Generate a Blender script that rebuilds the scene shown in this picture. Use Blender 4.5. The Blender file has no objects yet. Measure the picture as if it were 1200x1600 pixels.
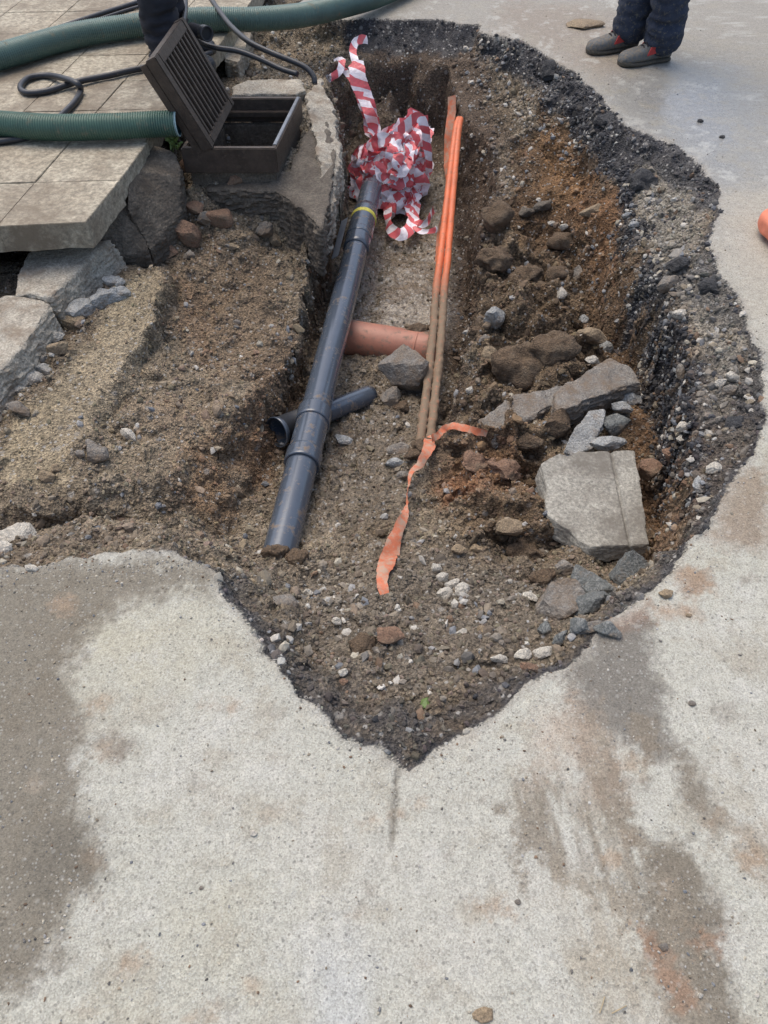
import bpy, bmesh, math, random
import numpy as np
from mathutils import Vector, Matrix
from mathutils.geometry import delaunay_2d_cdt
R_ = math.radians
random.seed(7)
RNG = np.random.RandomState(11)
SC = bpy.context.scene
COL = SC.collection

# ------------------------------------------------------------------ camera, sky, sun, exposure
CH, TH, FPX = 1.6, R_(50), 1209.0
ST, CT = math.sin(TH), math.cos(TH)
cd = bpy.data.cameras.new('camera'); cam = bpy.data.objects.new('camera', cd); COL.objects.link(cam)
cam.location = (0, 0, CH); cam.rotation_euler = (R_(90) - TH, 0, 0)
cd.sensor_fit = 'VERTICAL'; cd.sensor_height = 24; cd.sensor_width = 18; cd.lens = 24 * FPX / 1600
cd.clip_start = 0.02; cd.clip_end = 300
SC.camera = cam
SUN_EL, SUN_AZ = 66, -35         # azimuth from +Y towards +X
w = bpy.data.worlds.new('World'); SC.world = w; w.use_nodes = True
nt = w.node_tree; bg = nt.nodes['Background']
sk = nt.nodes.new('ShaderNodeTexSky'); sk.sky_type = 'NISHITA'; sk.sun_disc = False
sk.sun_elevation = R_(SUN_EL); sk.sun_rotation = R_(SUN_AZ)
sk.air_density = 1.0; sk.dust_density = 4.0; sk.ozone_density = 0.6
nt.links.new(sk.outputs[0], bg.inputs[0]); bg.inputs[1].default_value = 0.15
sd = bpy.data.lights.new('sun', 'SUN'); sd.energy = .75; sd.angle = R_(50); sd.color = (1, .98, .91)
so = bpy.data.objects.new('sun', sd); COL.objects.link(so); so.location = (0, 0, 8)
dirv = Vector((math.sin(R_(SUN_AZ)) * math.cos(R_(SUN_EL)), math.cos(R_(SUN_AZ)) * math.cos(R_(SUN_EL)), math.sin(R_(SUN_EL))))
so.rotation_euler = dirv.to_track_quat('Z', 'Y').to_euler()
SC.view_settings.view_transform = 'Standard'; SC.view_settings.look = 'None'
SC.view_settings.exposure = 0.62; SC.view_settings.gamma = 1
SC.render.resolution_x = 768; SC.render.resolution_y = 1024

# ------------------------------------------------------------------ helpers
def U(px, py, z=0.0):
    u = (px - 600) / FPX; v = (800 - py) / FPX
    t = (CH - z) / (ST - v * CT)
    return Vector((u * t, (CT + v * ST) * t, z))
def UY(px, py, Y):               # the point of that sight line that stands at distance Y
    u = (px - 600) / FPX; v = (800 - py) / FPX
    t = Y / (CT + v * ST)
    return Vector((u * t, Y, CH - t * (ST - v * CT)))
def S(r, g, b):                  # sRGB 0..255 -> linear
    return tuple(((c / 255 + .055) / 1.055) ** 2.4 if c > 10 else c / 3294.6 for c in (r, g, b))
def hash3(ix, iy, iz, s):
    h = (ix * 374761393 + iy * 668265263 + iz * 2147483647 % 4294967291 + iz * 1274126177 + s * 974634577) & 0xFFFFFFFF
    h = ((h ^ (h >> 13)) * 1274126177) & 0xFFFFFFFF
    h = ((h ^ (h >> 16)) * 2246822519) & 0xFFFFFFFF
    return ((h ^ (h >> 15)) & 0xFFFFFF) / float(0xFFFFFF)
def vn(P, f, s=0):               # value noise in -1..1
    q = P * f; i = np.floor(q).astype(np.int64); t = q - i; t = t * t * t * (t * (t * 6 - 15) + 10)
    r = 0
    for dx in (0, 1):
        wx = t[:, 0] if dx else 1 - t[:, 0]
        for dy in (0, 1):
            wy = wx * (t[:, 1] if dy else 1 - t[:, 1])
            for dz in (0, 1):
                wz = wy * (t[:, 2] if dz else 1 - t[:, 2])
                r = r + wz * hash3(i[:, 0] + dx, i[:, 1] + dy, i[:, 2] + dz, s)
    return r * 2 - 1
def fbm(P, f, o=4, s=0, g=.5):
    a, r, n = 1., 0, 0
    for k in range(o):
        r = r + a * vn(P, f * 2.03 ** k, s + 17 * k); n += a; a *= g
    return r / n
def np_mesh(name, V, F, mat=None, smooth=True):
    V = np.asarray(V, np.float32); F = np.asarray(F, np.int32)
    me = bpy.data.meshes.new(name)
    me.vertices.add(len(V)); me.vertices.foreach_set('co', V.ravel())
    n, k = F.shape
    me.loops.add(n * k); me.loops.foreach_set('vertex_index', F.ravel())
    me.polygons.add(n); me.polygons.foreach_set('loop_start', np.arange(n, dtype=np.int32) * k)
    me.polygons.foreach_set('loop_total', np.full(n, k, np.int32))
    me.polygons.foreach_set('use_smooth', np.full(n, smooth, bool))
    me.update(calc_edges=True)
    if mat: me.materials.append(mat)
    return me
def attr_col(me, C, name='col'):
    C = np.clip(np.asarray(C, np.float32), 0, 1)
    a = me.attributes.new(name, 'FLOAT_COLOR', 'POINT')
    a.data.foreach_set('color', np.c_[C, np.ones(len(C), np.float32)].astype(np.float32).ravel())
def attr_f(me, A, name):
    a = me.attributes.new(name, 'FLOAT', 'POINT'); a.data.foreach_set('value', np.asarray(A, np.float32))
def link(me, parent=None, name=None):
    o = bpy.data.objects.new(name or me.name, me); COL.objects.link(o)
    if parent: o.parent = parent
    return o
def tag(o, label, cat, group=None):
    o['label'] = label; o['category'] = cat
    if group: o['group'] = group
    return o
def struct(o): o['kind'] = 'structure'; return o
def empty(name, loc, label, cat, group=None, rz=0):
    o = bpy.data.objects.new(name, None); COL.objects.link(o); o.location = loc; o.rotation_euler = (0, 0, rz)
    o.empty_display_size = .1
    return tag(o, label, cat, group)
def part(name, me, root, label=None):   # mesh given in world coordinates, put under its thing
    me.name = name
    me.transform(Matrix.Translation(-Vector(root.location)))
    o = link(me, root, name)
    if label: o['label'] = label
    return o
def sub(name, me, parent, root):
    me.transform(Matrix.Translation(-Vector(root.location)))
    return link(me, parent, name)
def solo(name, me, label, cat, group=None):     # one-mesh thing, origin moved to its base
    V = np.empty(len(me.vertices) * 3, np.float32); me.vertices.foreach_get('co', V); V = V.reshape(-1, 3)
    c = Vector((float(V[:, 0].mean()), float(V[:, 1].mean()), float(V[:, 2].min())))
    me.transform(Matrix.Translation(-c)); o = link(me, None, name); o.location = c
    return tag(o, label, cat, group)
def get_co(me):
    V = np.empty(len(me.vertices) * 3, np.float32); me.vertices.foreach_get('co', V); return V.reshape(-1, 3).astype(np.float64)
def set_co(me, V): me.vertices.foreach_set('co', np.asarray(V, np.float32).ravel()); me.update()
def get_no(me):
    V = np.empty(len(me.vertices) * 3, np.float32); me.vertex_normals.foreach_get('vector', V); return V.reshape(-1, 3).astype(np.float64)

# ------------------------------------------------------------------ materials
class NT:
    def __init__(s, name):
        s.m = bpy.data.materials.new(name); s.m.use_nodes = True; s.t = s.m.node_tree
        s.b = s.t.nodes['Principled BSDF']; s.tc = s.t.nodes.new('ShaderNodeTexCoord')
    def n(s, k, **kw):
        x = s.t.nodes.new(k)
        for a, b in kw.items(): setattr(x, a, b)
        return x
    def l(s, a, b): s.t.links.new(a, b)
    def set(s, inp, v):
        if hasattr(v, 'is_output') or isinstance(v, bpy.types.NodeSocket): s.l(v, inp)
        else: inp.default_value = v
    def noise(s, scale, detail=4, rough=.6, vec=None, dist=0):
        x = s.n('ShaderNodeTexNoise'); x.inputs['Scale'].default_value = scale; x.inputs['Detail'].default_value = detail
        x.inputs['Roughness'].default_value = rough; x.inputs['Distortion'].default_value = dist
        s.l(vec or s.tc.outputs['Object'], x.inputs['Vector']); return x.outputs['Fac']
    def vor(s, scale, out='Color', vec=None, feat='F1'):
        x = s.n('ShaderNodeTexVoronoi'); x.feature = feat; x.inputs['Scale'].default_value = scale
        s.l(vec or s.tc.outputs['Object'], x.inputs['Vector']); return x.outputs[out]
    def ramp(s, fac, pts):
        x = s.n('ShaderNodeValToRGB'); e = x.color_ramp.elements
        while len(e) < len(pts): e.new(.5)
        for i, (p, c) in enumerate(pts):
            e[i].position = p; e[i].color = (c, c, c, 1) if isinstance(c, (int, float)) else (*c, 1)
        s.l(fac, x.inputs[0]); return x.outputs[0]
    def mul(s, a, b, fac=1, mode='MULTIPLY'):
        x = s.n('ShaderNodeMix'); x.data_type = 'RGBA'; x.blend_type = mode
        s.set(x.inputs[0], fac)
        for i, v in ((6, a), (7, b)):
            if isinstance(v, tuple): x.inputs[i].default_value = (*v, 1)
            else: s.l(v, x.inputs[i])
        return x.outputs[2]
    def mix(s, a, b, fac): return s.mul(a, b, fac, 'MIX')
    def math(s, op, a, b=0.):
        x = s.n('ShaderNodeMath', operation=op); s.set(x.inputs[0], a); s.set(x.inputs[1], b); return x.outputs[0]
    def bump(s, h, strength=.5, dist=.01, prev=None):
        x = s.n('ShaderNodeBump'); x.inputs['Strength'].default_value = strength; x.inputs['Distance'].default_value = dist
        s.l(h, x.inputs['Height'])
        if prev: s.l(prev, x.inputs['Normal'])
        s.l(x.outputs[0], s.b.inputs['Normal']); return x.outputs[0]
    def base(s, c): s.set(s.b.inputs['Base Color'], c if not isinstance(c, tuple) else (*c, 1))
    def rough(s, r): s.set(s.b.inputs['Roughness'], r)
    def attr(s, name, out='Color'):
        x = s.n('ShaderNodeAttribute'); x.attribute_name = name; return x.outputs[out]

def mat_ground(name, cell, lo, hi, bumpd, mott=.25, spk=.5, spc=(.42, .40, .36), dk=.3):
    k = NT(name); c = k.attr('col'); wet = k.attr('wet', 'Fac')
    v = k.ramp(k.vor(cell), [(.1, lo), (.5, 1.0), (.9, hi)])
    c = k.mul(c, v)
    v2 = k.ramp(k.noise(cell * .12, 6, .7), [(.3, 1 - mott), (.7, 1 + mott)])
    c = k.mul(c, v2)
    v3 = k.ramp(k.noise(cell * .7, 3, .8), [(.3, 1 - mott), (.7, 1 + mott)])
    c = k.mul(c, v3)
    for sc_, th_, cc_, a_ in ((cell * .42, .70, spc, spk), (cell * .33, .72, (.05, .045, .04), dk), (cell * .2, .76, tuple(x * .8 for x in spc), spk * .7)):
        f_ = k.math('MULTIPLY', k.ramp(k.vor(sc_, 'Color'), [(th_, 0.), (th_ + .03, 1.)]), k.ramp(k.vor(sc_, 'Distance'), [(.22, 1.), (.42, 0.)]))
        c = k.mix(c, cc_, k.math('MULTIPLY', f_, a_))
    k.base(c)
    r = k.n('ShaderNodeMapRange'); k.l(wet, r.inputs[0]); r.inputs[3].default_value = .93; r.inputs[4].default_value = .10
    n = k.math('MULTIPLY', k.noise(cell * .3, 4, .7), .25)
    k.rough(k.math('ADD', r.outputs[0], k.math('SUBTRACT', n, .12)))
    h = k.math('ADD', k.vor(cell, 'Distance'), k.noise(cell * .5, 5, .75))
    k.bump(k.math('MULTIPLY', h, k.math('SUBTRACT', 1., k.math('MULTIPLY', wet, .8))), .9, bumpd)
    k.b.inputs['Specular IOR Level'].default_value = .4
    return k.m
M = {}
M['road'] = mat_ground('road_surface', 330, .76, 1.20, .0011, .12, .3, (.56, .56, .51), .4)
M['soil'] = mat_ground('soil', 150, .42, 1.5, .007, .34, .75)
def mat_attr(name, rough=.85, spk=90, amt=.25, bd=.003):
    k = NT(name); c = k.mul(k.attr('col'), k.ramp(k.noise(spk, 5, .7), [(.3, 1 - amt), (.7, 1 + amt)]))
    k.base(c); k.rough(rough); k.bump(k.noise(spk * 1.5, 5, .7), .8, bd); return k.m
M['gravel'] = mat_attr('gravel_stone')
def mat_stone(name, a, b, dirt=None, dirtamt=.45, scale=18, rough=.8, bd=.004, vein=None):
    k = NT(name)
    c = k.mix(a, b, k.ramp(k.noise(scale, 6, .7, dist=.6), [(.35, 0.), (.65, 1.)]))
    c = k.mul(c, k.ramp(k.noise(scale * 12, 4, .8), [(.3, .55), (.7, 1.45)]))
    c = k.mul(c, k.ramp(k.noise(scale * 3, 6, .8), [(.35, .8), (.65, 1.2)]))
    if vein: c = k.mix(c, vein, k.ramp(k.noise(scale * .8, 8, .6, dist=2.5), [(.485, 0.), (.5, .7), (.515, 0.)]))
    if dirt: c = k.mix(c, dirt, k.ramp(k.noise(scale * .7, 7, .75), [(.62 - dirtamt * .4, 0.), (.72 - dirtamt * .25, .9)]))
    k.base(c); k.rough(rough)
    k.bump(k.math('ADD', k.noise(scale * 3, 8, .75), k.math('MULTIPLY', k.vor(scale * 9, 'Distance'), .4)), 1., bd * 1.6)
    return k.m
DIRT = S(112, 96, 78)
M['st_blue'] = mat_stone('slate_blue_stone', S(128, 129, 126), S(158, 157, 151), DIRT, .25, 14, .6, vein=S(185, 188, 188))
M['st_dark'] = mat_stone('dark_slate_stone', S(84, 87, 85), S(108, 110, 106), DIRT, .25, 14, .7, vein=S(150, 150, 146))
M['st_pale'] = mat_stone('pale_limestone', S(190, 184, 170), S(165, 158, 146), DIRT, .2, 16)
M['st_grey'] = mat_stone('grey_stone', S(110, 106, 100), S(134, 128, 118), DIRT, .5, 14, vein=S(160, 156, 148))
M['st_brown'] = mat_stone('muddy_brown_clod', S(108, 90, 70), S(86, 70, 54), S(124, 108, 88), .35, 16, .9, .008)
M['st_buff'] = mat_stone('buff_stone', S(150, 132, 106), S(128, 112, 90), DIRT, .3, 16)
M['st_red'] = mat_stone('reddish_clay_lump', S(134, 106, 86), S(112, 88, 70), DIRT, .35, 16, .9)
M['concrete'] = mat_stone('weathered_concrete', S(172, 165, 150), S(150, 142, 127), S(128, 114, 97), .35, 10, .9, .003)
M['conc_dark'] = mat_stone('damp_dark_concrete', S(104, 96, 84), S(84, 76, 66), S(70, 62, 52), .4, 9, .8, .004)
M['pave'] = mat_stone('worn_paving_concrete', S(168, 160, 141), S(150, 140, 121), S(116, 104, 87), .45, 4.5, .8, .002)
M['slab'] = mat_stone('speckled_slab', S(156, 152, 140), S(138, 134, 123), S(108, 102, 92), .4, 9, .85, .002)
M['asph'] = mat_stone('broken_asphalt', S(52, 52, 54), S(78, 77, 76), S(110, 105, 98), .15, 25, .7, .008)

def mat_plain(name, c, rough=.5, metal=0., var=.12, sc=20, bd=0, mud=None, mudamt=.4, mudattr=None, coat=0):
    k = NT(name)
    col = k.mul(c, k.ramp(k.noise(sc, 5, .65), [(.3, 1 - var), (.7, 1 + var)])) if var else None
    r = rough
    if mud:
        f = k.ramp(k.noise(sc * 2.2, 7, .72), [(.66 - mudamt * .35, 0.), (.74 - mudamt * .25, 1.)])
        if mudattr:
            f = k.math('MULTIPLY', f, 1.0)
            a = k.attr(mudattr, 'Fac')
            f = k.math('MINIMUM', 1., k.math('MAXIMUM', k.math('MULTIPLY', f, .5), k.math('MULTIPLY', a, k.math('ADD', .35, k.ramp(k.noise(sc * 4, 6, .8), [(.3, 0.), (.55, 1.)])))))
        col = k.mix(col, mud, f)
        r = k.math('ADD', rough, k.math('MULTIPLY', f, .85 - rough))
    k.base(col if col is not None else c); k.rough(r); k.b.inputs['Metallic'].default_value = metal
    if coat: k.b.inputs['Coat Weight'].default_value = coat; k.b.inputs['Coat Roughness'].default_value = .15
    if bd: k.bump(k.noise(sc * 4, 6, .7), .7, bd)
    return k.m
MUD = S(116, 100, 82)
M['pvc'] = mat_plain('grey_plastic_pipe', S(72, 80, 90), .2, 0, .12, 9, .0006, MUD, .3, coat=.5)
M['pvc_in'] = mat_plain('dark_pipe_inside', S(34, 36, 40), .6)
M['clip'] = mat_plain('light_grey_plastic', S(126, 130, 134), .45, 0, .15, 30, .0006, MUD, .2)
M['yellow'] = mat_plain('yellow_ring_mark', S(196, 188, 80), .6, 0, .3, 60)
M['terra'] = mat_plain('terracotta_pipe', S(164, 110, 88), .5, 0, .18, 14, .001, S(124, 106, 90), .4)
M['duct'] = mat_plain('orange_duct', S(212, 112, 70), .5, 0, .14, 14, .001, S(126, 108, 87), .4, 'mud')
M['otape'] = mat_plain('orange_tape', S(196, 112, 78), .6, 0, .2, 14, .002, S(176, 146, 124), .6)
M['iron'] = mat_plain('rusty_cast_iron', S(74, 65, 58), .5, .3, .3, 22, .0025, S(96, 84, 72), .35)
M['iron_worn'] = mat_plain('worn_bare_iron', S(130, 132, 134), .3, .6, .25, 30, .001)
M['hose'] = mat_plain('green_suction_hose', S(88, 112, 104), .42, 0, .14, 9, .0008, S(120, 116, 98), .22)
M['hose2'] = mat_plain('dark_green_hose', S(70, 98, 84), .42, 0, .16, 9, .0008, S(120, 116, 98), .25)
M['hose_in'] = mat_plain('hose_inside', S(20, 60, 66), .6)
M['hose_rim'] = mat_plain('hose_rim', S(160, 186, 190), .4)
M['rubber'] = mat_plain('black_rubber_cable', S(50, 51, 54), .42, 0, .15, 16, .0008, S(116, 108, 94), .15)
M['band'] = mat_plain('pale_cable_band', S(150, 148, 138), .6)
M['bag'] = mat_plain('orange_woven_sack', S(214, 128, 100), .8, 0, .12, 30, .002)
M['leaf'] = mat_plain('weed_leaf', S(92, 112, 58), .6, 0, .25, 60)
M['leafy'] = mat_plain('yellow_leaf', S(170, 158, 112), .7, 0, .25, 60)
M['denim'] = mat_plain('dark_blue_trousers', S(42, 50, 66), .9, 0, .3, 30, .002, S(92, 90, 82), .35)
M['blackcloth'] = mat_plain('black_trousers', S(34, 35, 42), .85, 0, .2, 24, .002)
M['jacket'] = mat_plain('dark_work_jacket', S(46, 52, 64), .9, 0, .2, 24, .002)
M['skin'] = mat_plain('skin', S(196, 146, 118), .55)
M['hair'] = mat_plain('hair', S(50, 38, 28), .8)
M['shoe'] = mat_plain('grey_suede_shoe', S(88, 92, 94), .85, 0, .3, 40, .0015, S(116, 106, 92), .6)
M['sole'] = mat_plain('shoe_sole', S(70, 66, 58), .85, 0, .2, 40, .002, S(112, 100, 82), .35)
M['red'] = mat_plain('red_shoe_patch', S(176, 62, 58), .8)
M['dark'] = mat_plain('dark_lace', S(34, 30, 34), .8)
M['twig'] = mat_plain('dry_twig', S(168, 152, 122), .8)
def mat_tape():
    k = NT('red_white_tape'); uv = k.n('ShaderNodeUVMap'); sx = k.n('ShaderNodeSeparateXYZ'); k.l(uv.outputs[0], sx.inputs[0])
    v = k.math('ADD', k.math('MULTIPLY', sx.outputs[0], 10.5), k.math('MULTIPLY', sx.outputs[1], .9))
    f = k.math('GREATER_THAN', k.math('FRACT', v), .5)
    c = k.mix(S(226, 104, 108), S(246, 238, 240), f)
    c = k.mix(c, S(168, 140, 126), k.ramp(k.noise(40, 6, .7), [(.5, 0.), (.75, .5)]))
    k.base(c); k.rough(.42); k.bump(k.noise(60, 4, .6), .8, .006)
    k.b.inputs['Transmission Weight'].default_value = 0.0
    return k.m
M['tape'] = mat_tape()

# ------------------------------------------------------------------ terrain layout (breaklines of the dig)
P_, E_ = [], []          # world x, y, z ; edges
def add_line(pts, closed=False, con=True):
    ids = []
    for p in pts:
        if p[0] == 'w': q = (p[1], p[2], p[3])
        else:
            v = U(*p); q = (v.x, v.y, v.z)
        P_.append(q); ids.append(len(P_) - 1)
    if con:
        for a, b in zip(ids, ids[1:]): E_.append((a, b))
        if closed: E_.append((ids[-1], ids[0]))
    return ids
RIM = [(520,30),(560,28),(600,27),(640,28),(680,29),(745,37),(757,50),(800,58),(850,77),(900,112),(930,138),(958,176),(975,198),(1010,207),(1060,227),(1100,257),(1127,295),
       (1118,330),(1112,380),(1122,425),(1152,448),(1162,485),(1185,540),(1199,600),(1203,645),(1175,705),(1140,765),(1095,825),(1062,880),(1032,912),(1000,942),(945,978),
       (925,1003),(880,1040),(800,1090),(742,1140),(690,1176),(640,1202),(620,1196),(590,1168),(527,1158),(500,1108),(452,1060),(400,1000),(352,935),(330,885),(270,862),(180,868),(100,872),(0,884),(-120,890)]
RIMW = [(-1.72, 1.6), (-1.75, 2.3), (-1.75, 2.62), (-6, 2.62), (-6, 9.5), (-.05, 9.5), (-.35, 5.9), (-.56, 5.2)]
rimpts = [(x, y, 0.) for x, y in RIM] + [('w', x, y, 0.) for x, y in RIMW]
add_line(rimpts, closed=True)
# under the pavement
add_line([('w',-1.70,2.70,-.15),('w',-5.9,2.70,-.15)]); add_line([('w',-5.9,9.4,-.1),('w',-.15,9.4,-.1),('w',-.5,5.7,-.1)])
# asphalt edge feet
add_line([(535,60,-.085),(600,61,-.09),(680,63,-.09),(735,67,-.085),(752,82,-.075),(800,90,-.07),(838,112,-.075),(872,148,-.075),(905,185,-.1),(930,212,-.09)])
add_line([(850,142,-.14),(893,200,-.15),(935,260,-.16),(975,330,-.15),(1005,400,-.14),(1040,470,-.13),(1068,560,-.12),(1082,700,-.11),(1082,780,-.1),(1052,865,-.09),(1022,905,-.08)])
add_line([(985,238,-.05),(1040,264,-.06),(1080,297,-.06),(1094,335,-.03),(1088,400,-.03),(1103,452,-.05),(1130,505,-.06),(1150,560,-.06),(1168,640,-.06),(1142,705,-.06),(1112,760,-.06),(1075,822,-.06)])
# foot of the right hand wall
add_line([(790,325,-.38),(850,378,-.46),(908,445,-.49),(952,530,-.49),(1004,610,-.49),(1024,720,-.49),(1026,820,-.45),(1008,880,-.38),(960,945,-.26)])
for p in [(760,110,-.17),(800,150,-.19),(740,160,-.23),(790,220,-.28),(850,235,-.26),(900,290,-.29),(850,310,-.34),(820,170,-.19)]: add_line([p])
# main trench: right lip and foot
add_line([(555,95,-.14),(600,98,-.165),(650,98,-.175),(700,105,-.17),(722,180,-.26),(758,215,-.3),(785,260,-.33),(770,310,-.37),(745,345,-.39),(752,400,-.42),(762,470,-.44),(735,540,-.46),(715,620,-.46),(700,700,-.45)])
add_line([(536,220,-.50),(620,200,-.52),(688,214,-.52),(700,300,-.63),(722,400,-.67),(735,480,-.65),(718,560,-.62),(700,640,-.57),(686,720,-.50)])
# left lip and foot
add_line([(470,80,-.13),(505,115,-.13),(520,190,-.13),(518,250,-.16),(500,330,-.22),(488,370,-.28),(474,440,-.36),(460,540,-.38),(425,598,-.34),(355,650,-.29),(300,700,-.265),(268,752,-.24)])
add_line([(546,290,-.63),(537,370,-.63),(510,450,-.63),(488,540,-.62),(478,600,-.6),(453,660,-.57),(406,740,-.52),(372,800,-.47),(348,838,-.42)])
# front edge of the left terrace
add_line([(-60,800,-.2),(50,798,-.2),(110,770,-.2),(200,750,-.21),(262,744,-.23)])
add_line([(-60,840,-.28),(50,838,-.28),(120,812,-.28),(200,802,-.28),(270,806,-.29),(318,838,-.31)])
for p in [(60,850,-.1),(120,842,-.1),(200,832,-.1),(250,832,-.1),(305,855,-.12)]: add_line([p])
# near rim inside
add_line([(352,900,-.1),(378,935,-.09),(428,1000,-.06),(480,1052,-.05),(525,1115,-.035),(620,1150,-.03),(705,1120,-.035),(800,1055,-.05),(866,1010,-.08),(915,965,-.14)])
for p in [(450,900,-.33),(600,900,-.31),(750,900,-.3),(850,900,-.32),(930,870,-.38),(500,980,-.16),(620,1000,-.15),(750,1000,-.15),(850,950,-.22),(600,800,-.42),(750,800,-.41),(850,800,-.42),
          (520,800,-.46),(440,885,-.335),(478,882,-.34),(410,872,-.34),(500,700,-.55),(600,700,-.54),(560,620,-.6),(640,620,-.6),(580,480,-.67),(650,480,-.67),(600,400,-.68),(650,400,-.68),(620,300,-.68),(655,250,-.6),(610,140,-.27),(655,140,-.28),(780,700,-.42),
          (800,600,-.42),(900,600,-.43),(820,480,-.41),(800,400,-.39),(880,520,-.43),(940,700,-.43),(940,800,-.43),(420,865,-.4)]: add_line([p])
# left terrace: haunch, gutter, soil
add_line([(200,425,-.2),(150,500,-.2),(90,580,-.2),(0,670,-.2)])
add_line([(262,428,-.18),(233,510,-.185),(180,590,-.19),(130,660,-.185),(108,738,-.19)])
add_line([(287,445,-.30),(263,532,-.29),(208,608,-.26),(158,668,-.235)])
add_line([(185,402,-.24),(140,470,-.25),(85,540,-.24),(30,610,-.23),(-60,690,-.23)])
for p in [(300,450,-.33),(400,410,-.35),(430,450,-.37),(300,560,-.31),(400,540,-.34),(200,700,-.225),(250,680,-.25),(400,690,-.43),(350,760,-.37),(60,740,-.2),(380,345,-.35),(300,335,-.29),(460,410,-.38),(420,380,-.36),(485,395,-.38),(0,420,-.42),(-60,425,-.42),
          (40,425,-.40),(100,400,-.30),(230,400,-.27),(250,300,-.2),(-50,520,-.28),(420,200,-.1),(480,180,-.1),(500,260,-.14),(430,80,-.12),(350,60,-.1),(400,130,-.1),(290,270,-.16),(430,275,-.17),(330,110,-.1)]: add_line([p])
# chamber under the grate frame
FR = dict(nl=Vector((-.885, 3.37)), nr=Vector((-.47, 3.37)), fr=Vector((-.396, 3.91)), fl=Vector((-.81, 3.91)))
def quadin(k):
    c = (FR['nl'] + FR['nr'] + FR['fr'] + FR['fl']) / 4
    return [c + (FR[a] - c) * k for a in ('nl', 'nr', 'fr', 'fl')]
add_line([('w', v.x, v.y, -.12) for v in quadin(.86)], closed=True)
add_line([('w', v.x, v.y, -.5) for v in quadin(.82)], closed=True)
for X in (-60, 60):
    for Y in (-40, 80): add_line([('w', X, Y, 0.)])
for Y in (-3, 0., 3, 6, 9.5, 12):
    add_line([('w', -8, Y, 0.)]); add_line([('w', 4, Y, 0.)])
vin = [Vector((p[0], p[1])) for p in P_]
res = delaunay_2d_cdt(vin, E_, [], 0, 1e-5)
ov, oe, of, orig_v = res[0], res[1], res[2], res[3]
ZV = []
def seg_z(p):
    best = (1e9, 0)
    for a, b in E_:
        A, B = vin[a], vin[b]; d = B - A; t = max(0, min(1, (p - A).dot(d) / max(d.length_squared, 1e-12)))
        q = (A + d * t - p).length
        if q < best[0]: best = (q, P_[a][2] * (1 - t) + P_[b][2] * t)
    return best[1]
ncross = 0
for v, src in zip(ov, orig_v):
    if src: ZV.append(P_[src[0]][2])
    else: ZV.append(seg_z(v)); ncross += 1
print('TIN', len(ov), 'crossings', ncross)

def axis(lo, hi, fn, ext, g=1.35):
    a = [lo]
    while a[-1] < hi: a.append(a[-1] + fn(a[-1]))
    L = []; s = fn(lo); x = lo
    while x > ext[0]: s *= g; x -= s; L.append(x)
    s = fn(a[-1]); x = a[-1]; Rr = []
    while x < ext[1]: s *= g; x += s; Rr.append(x)
    return np.array(L[::-1] + a + Rr)
XS = axis(-1.95, 1.75, lambda x: .0058 + .004 * max(0, abs(x) - 1.1), (-55, 55), 1.25)
YS = axis(.12, 5.7, lambda y: .0042 + .00125 * y, (-35, 70), 1.25)
nx, ny = len(XS), len(YS); print('grid', nx, ny, nx * ny)
GX, GY = np.meshgrid(XS, YS)            # [ny, nx]
H = np.zeros((ny, nx))
for f in of:
    i = list(f)
    for k in range(1, len(i) - 1):
        A, B, C = ov[i[0]], ov[i[k]], ov[i[k + 1]]; za, zb, zc = ZV[i[0]], ZV[i[k]], ZV[i[k + 1]]
        den = (B.y - C.y) * (A.x - C.x) + (C.x - B.x) * (A.y - C.y)
        if abs(den) < 1e-12: continue
        x0, x1 = np.searchsorted(XS, min(A.x, B.x, C.x)), np.searchsorted(XS, max(A.x, B.x, C.x), 'right')
        y0, y1 = np.searchsorted(YS, min(A.y, B.y, C.y)), np.searchsorted(YS, max(A.y, B.y, C.y), 'right')
        if x1 <= x0 or y1 <= y0: continue
        sx, sy = GX[y0:y1, x0:x1], GY[y0:y1, x0:x1]
        l1 = ((B.y - C.y) * (sx - C.x) + (C.x - B.x) * (sy - C.y)) / den
        l2 = ((C.y - A.y) * (sx - C.x) + (A.x - C.x) * (sy - C.y)) / den
        l3 = 1 - l1 - l2
        m = (l1 >= -1e-9) & (l2 >= -1e-9) & (l3 >= -1e-9)
        H[y0:y1, x0:x1][m] = (l1 * za + l2 * zb + l3 * zc)[m]
# ragged plan: sample H at warped coordinates near the dig
def bil(G, x, y):
    ix = np.clip(np.searchsorted(XS, x) - 1, 0, nx - 2); iy = np.clip(np.searchsorted(YS, y) - 1, 0, ny - 2)
    tx = np.clip((x - XS[ix]) / (XS[ix + 1] - XS[ix]), 0, 1); ty = np.clip((y - YS[iy]) / (YS[iy + 1] - YS[iy]), 0, 1)
    return (G[iy, ix] * (1 - tx) + G[iy, ix + 1] * tx) * (1 - ty) + (G[iy + 1, ix] * (1 - tx) + G[iy + 1, ix + 1] * tx) * ty
fx, fy = GX.ravel(), GY.ravel()
P2 = np.c_[fx, fy, np.zeros_like(fx)]
core = (fx > -2.6) & (fx < 2.4) & (fy > -.1) & (fy < 6.6)
WX = np.zeros(len(fx)); WY = np.zeros(len(fx))
WX[core] = .027 * fbm(P2[core], 9, 4, 3) + .003 * vn(P2[core], 60, 5)
WY[core] = .027 * fbm(P2[core], 9, 4, 9) + .003 * vn(P2[core], 60, 8)
wx, wy = fx + WX, fy + WY
Hf = bil(H, wx, wy)

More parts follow.
